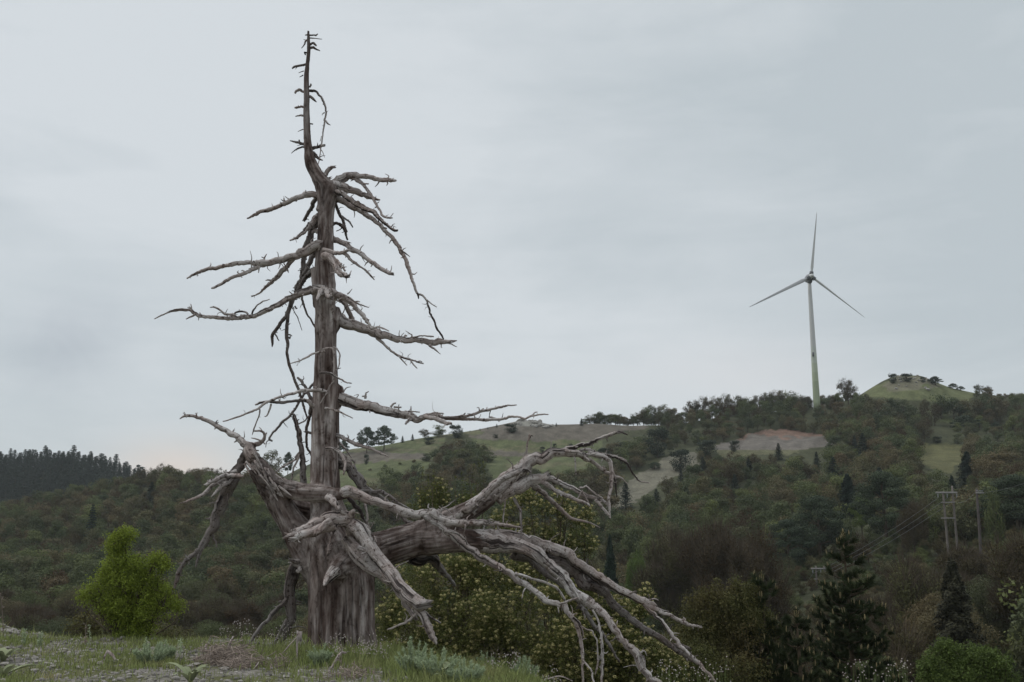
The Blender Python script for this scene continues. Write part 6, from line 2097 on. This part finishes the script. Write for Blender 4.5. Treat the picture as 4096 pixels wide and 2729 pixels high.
def stalk(px_, base_py, top_py, label, mat, seed, nl=16, rad=.008, dY=0, leaf=.06, name='tall_stalk', lean=0):
    r = np.random.default_rng(seed)
    root, x_, y_ = plant_obj(name, px_, base_py, label, 'plant', None, dY)
    H = P(px_, top_py, y_).z - gz(x_, y_)
    a = Acc()
    e = np.array([lean, 0, H])
    tube(a, [(0, 0, -.03), e * .5 + np.array([.01, 0, 0]), e], [rad, rad * .8, rad * .4], 5, 0, step=lambda z_: .1)
    obj('stem', a.build('stem', [mat]), root)
    if nl:
        a = Acc()
        t = r.uniform(.1, .98, nl * 6)
        c = e * t[:, None]
        d = r.normal(size=(len(t), 3)); d[:, 2] = np.abs(d[:, 2]) * .6
        d /= np.linalg.norm(d, axis=1)[:, None]
        leaves(a, c + d * leaf * .5, np.cross(d, r.normal(size=d.shape)), leaf * r.uniform(.6, 1.2, len(t)) * (1.1 - .6 * t), .35, 0, None, r)
        obj('leaves', a.build('leaves', [mat]), root)


stalk(93, 2580, 2515, 'leafy green stalk on the rim at far left, the left of two', HERBM, 71)
stalk(158, 2590, 2530, 'leafy green stalk on the rim at far left, the right of two', HERBM, 72)
stalk(336, 2590, 2495, 'thin pale seed stalk left of the bright green bush', DRYM, 73, 4, .006)
stalk(352, 2590, 2500, 'thin green seed stalk beside the pale one, left of the bright green bush', HERBM, 74, 4, .006)
stalk(14, 2560, 2372, 'brown dead stalk with ragged head at the left edge of the picture', DRYM, 75, 5, .009, 0, .06, 'dead_stalk', -.12)
stalk(718, 2625, 2555, 'branching green stalk right of the leafy herb by the green bush', HERBM, 76, 10)
stalk(1362, 2660, 2570, 'thin dry stem standing in front of the dead trunk', DRYM, 77, 2, .006, -.6)


def rosette(px_, py_, label, seed, s=1.0, up=.5):
    r = np.random.default_rng(seed)
    root, x_, y_ = plant_obj('felted_rosette', px_, py_, label, 'plant')
    for i in range(9):
        an = i / 9 * 6.283 + r.normal() * .25
        L = s * r.uniform(.16, .30)
        wd = L * .17
        u = r.uniform(.2, 1.3) * up
        a = Acc()
        V, Q = [], []
        for k_ in range(7):
            t = k_ / 6
            rr_ = L * t * math.cos(u * (1 - t * .7))
            zz = L * t * math.sin(u) * (1.3 - .6 * t * t)
            w_ = wd * math.sin(math.pi * min(.97, .12 + t * .86)) ** .8
            for sgn, dz in ((-1, .35), (0, 0), (1, .35)):
                V.append((math.cos(an) * rr_ - math.sin(an) * w_ * sgn, math.sin(an) * rr_ + math.cos(an) * w_ * sgn, zz + w_ * dz))
        for k_ in range(6):
            for c in (0, 1):
                b_ = k_ * 3 + c
                Q.append([b_, b_ + 1, b_ + 4, b_ + 3])
        a.add(np.array(V), Q, None, 0, None, np.full(len(V), r.random()))
        obj('leaf', a.build('leaf', [PALELEAF], True), root)


rosette(12, 2645, 'pale broad-leaved rosette on the gravel at the left edge, the farther one', 81, 1.2, 1.0)
rosette(14, 2705, 'pale broad-leaved rosette on the gravel at the left edge, the nearer one', 82, 1.3, .9)
rosette(762, 2735, 'pale upright pointed leaves rising at the bottom edge below the green bush', 83, 1.2, 1.3)
rosette(470, 2655, 'small pale rosette beside the forked dry stick', 84, .5, .8)
rosette(1790, 2728, 'green broad leaves in the tall grass below the broken branch', 85, .9, 1.3)


# white bladder flowers
def campion(px_, py_, wpx, hpx, n, label, seed, dY=0, group=None):
    r = np.random.default_rng(seed)
    root, x_, y_ = plant_obj('white_flowers', px_, py_, label, 'flowers', group, dY)
    k_ = y_ / F
    st, fl = Acc(), Acc()
    for i in range(n):
        e = np.array([r.uniform(-.5, .5) * wpx * k_, r.normal() * .15, hpx * k_ * r.uniform(.35, 1.0)])
        s0 = np.array([e[0] * .6, e[1] * .6, -.02])
        tube(st, [s0, (s0 + e) / 2 + r.normal(size=3) * .01, e], [.0025, .002, .001], 3, 0, step=lambda z_: .15)
        for q in range(int(r.integers(2, 5))):
            c = e + r.normal(size=3) * np.array([.03, .03, .025])
            d = r.normal(size=(6, 3))
            leaves(fl, c + d * .004, d, .0135, .8, 0, None, r)
    obj('stems', st.build('stems', [STEMM]), root)
    obj('flowers', fl.build('flowers', [WHITEP]), root)


campion(1400, 2640, 160, 110, 42, 'white-dotted flowers in front of the middle of the dead trunk', 91, -.35)
campion(1500, 2650, 120, 90, 30, 'white-dotted flowers at the right foot of the dead trunk', 92, -.2)
campion(1580, 2660, 90, 110, 16, 'sparse white-dotted flowers right of the dead trunk', 93, .1)
campion(1050, 2610, 170, 90, 36, 'white-dotted flowers among the hanging branches left of the trunk', 94, .3)
campion(950, 2600, 120, 90, 22, 'white-dotted flowers above the brown brush pile', 95, .5)
campion(1150, 2600, 80, 100, 18, 'white-dotted flowers beside the dark drooping limb left of the trunk', 96, .3)
campion(2010, 2715, 110, 90, 34, 'white-dotted flowers between the pale herbs at lower centre', 97, .1)
campion(2180, 2720, 120, 70, 16, 'few white-dotted flowers right of the last pale herb', 98, .1)
for (px_, w_, n_, lab, sd_) in ((2700, 150, 34, 'white-dotted flowers in the bottom edge under the branch tips', 101), (2850, 150, 34, 'white-dotted flowers at the bottom edge right of the branch tips', 102),
                                (3440, 130, 26, 'white-dotted flowers at the bottom edge before the tall candle pine', 103), (3570, 120, 24, 'white-dotted flowers at the bottom edge right of the candle pine trunk', 104)):
    r_ = np.random.default_rng(sd_)
    Yf = 11.5
    b = gpt(px_, Yf)
    root = tag(obj('white_flowers', None, None, tuple(b)), lab, 'flowers')
    st, fl = Acc(), Acc()
    for i in range(n_):
        top = P(px_ + r_.uniform(-.5, .5) * w_, r_.uniform(2640, 2735), Yf + r_.normal() * .15) - b
        e = np.array(top)
        s0 = np.array([e[0] * .8, e[1], -.05])
        tube(st, [s0, (s0 + e) / 2 + r_.normal(size=3) * .02, e], [.003, .002, .001], 3, 0, step=lambda z_: .2)
        for q in range(int(r_.integers(1, 3))):
            c = e + r_.normal(size=3) * np.array([.02, .02, .02])
            d = r_.normal(size=(7, 3))
            leaves(fl, c + d * .003, d, .012, .8, 0, None, r_)
    obj('stems', st.build('stems', [STEMM]), root)
    obj('flowers', fl.build('flowers', [WHITEP]), root)


# dead brush, sticks and stakes
def brush(px_, py_, wpx, hpx, n, label, seed, name='brush_pile', dY=0):
    r = np.random.default_rng(seed)
    root, x_, y_ = plant_obj(name, px_, py_, label, 'brush', None, dY)
    k_ = y_ / F
    a = Acc()
    for i in range(n):
        c = np.array([r.normal() * wpx * k_ * .25, r.normal() * .18, abs(r.normal()) * hpx * k_ * .25])
        d = r.normal(size=3) * np.array([1, .6, .35]); d /= np.linalg.norm(d)
        L = r.uniform(.08, .35)
        p = [c - d * L / 2, c + r.normal(size=3) * .03, c + d * L / 2 + np.array([0, 0, r.uniform(-.02, .05)])]
        tube(a, p, [.005, .004, .0015], 4, 0, step=lambda z_: .1)
    obj('twigs', a.build('twigs', [DRYM]), root)


brush(900, 2650, 190, 120, 420, 'tangled brown heap of dead twigs left of the hanging branches', 111)
brush(970, 2665, 160, 50, 220, 'flat brown litter of twigs in front of the dead twig heap', 112)
brush(1115, 2665, 50, 40, 90, 'small brown tussock of dead twigs below the hanging limb', 113)
brush(1420, 2690, 220, 22, 150, 'thin litter of dry twigs on the ground before the trunk', 114, dY=-.2)


def stick(pts, label, name='stick', cat='stick', Yo=0, mat=None):
    """pts (px,py,radius px); first point stands on the ground"""
    x_, y_ = near_xy(pts[0][0], pts[0][1])
    y_ += Yo
    o = Vector((x_, y_, gz(x_, y_)))
    a = Acc()
    p3 = [tuple(P(p[0], p[1], y_ + .05 * i) - o) for i, p in enumerate(pts)]
    tube(a, p3, [p[2] / F * y_ for p in pts], 8, 0, rough=.15, step=lambda z_: .03, seed=int(pts[0][0]))
    m = a.build(name, [mat or WOOD], True)
    tag(obj(name, m, None, tuple(o)), label, cat)


PALEW = wood_material('pale_dry_wood', 1.25)
stick([(410, 2662, 4), (418, 2630, 4), (428, 2604, 3)], 'left leg of the forked dry stick standing below the green bush', mat=PALEW)
stick([(468, 2650, 4), (448, 2620, 6), (432, 2606, 5)], 'right slanting piece of the forked dry stick below the green bush', mat=PALEW)
stick([(826, 2610, 5), (823, 2592, 6), (826, 2578, 4)], 'short grey stub with pale top left of the dead twig heap', mat=PALEW)
stick([(843, 2655, 2.5), (842, 2620, 2.5), (840, 2588, 2)], 'thin upright dry stem beside the short grey stub', mat=PALEW)
stick([(1187, 2655, 4), (1188, 2600, 4), (1190, 2524, 3)], 'thin upright wooden stake left of the dead trunk', 'stake', 'stake', mat=PALEW)
stick([(1113, 2636, 2), (1150, 2590, 2.5), (1188, 2548, 2)], 'thin stick leaning on the upright stake', mat=PALEW)
stick([(905, 2620, 5), (920, 2575, 6), (934, 2545, 3)], 'splintered stump sliver rising out of the dead twig heap', mat=PALEW)
stick([(925, 2615, 4), (945, 2590, 4), (953, 2560, 2)], 'small curved sliver right of the one in the dead twig heap', mat=PALEW)
stick([(1322, 2680, 3), (1345, 2640, 6), (1365, 2612, 5), (1385, 2612, 3)], 'bent dry stick leaning in the grass in front of the trunk', mat=PALEW)
stick([(1000, 2625, 3), (1030, 2615, 3.5), (1054, 2604, 2)], 'short fallen stick under the leftmost hanging twig', mat=PALEW)
stick([(1010, 2680, 2), (1028, 2660, 3), (1036, 2648, 2)], 'tiny leaning stick in front of the brown tussock', mat=PALEW)
stick([(2190, 2716, 2), (2240, 2706, 3), (2290, 2725, 2)], 'thin bent twig lying on the stones at the right end of the terrace', mat=PALEW)
a = Acc()
x_, y_ = near_xy(1200, 2655)
box(a, (0, 0, 0), .05, .02, .13)
q = P(1200, 2546, y_ + .02)
bx_ = tag(obj('wooden_tag', a.build('wooden_tag', [PALEW]), None, tuple(q)), 'small weathered board fixed to the thin upright stake', 'board')

# ---------------------------------------------------------------- haze
hm = bpy.data.materials.new('haze_air')
hm.use_nodes = True
hn = NT(hm.node_tree)
ho = hn.n('ShaderNodeOutputMaterial')
hv = hn.n('ShaderNodeVolumePrincipled')
hv.inputs['Color'].default_value = (0.84, 0.89, 0.89, 1)
hv.inputs['Density'].default_value = 0.00016
hv.inputs['Anisotropy'].default_value = 0.2
hn.l(hv.outputs[0], ho.inputs['Volume'])
HZ = True
if HZ:
    x0, x1, y0, y1, z0, z1 = -2120, 2120, -30, 1310, -64, 125
    V = np.array([[x0, y0, z0], [x1, y0, z0], [x1, y1, z0], [x0, y1, z0], [x0, y0, z1], [x1, y0, z1], [x1, y1, z1], [x0, y1, z1]], dtype=float)
    me = mesh('haze', V, np.array([[0, 3, 2, 1], [4, 5, 6, 7], [0, 1, 5, 4], [1, 2, 6, 5], [2, 3, 7, 6], [3, 0, 4, 7]]), hm)
    tag(obj('haze', me), 'thin bluish haze hanging over the valley', 'haze', None, 'stuff')
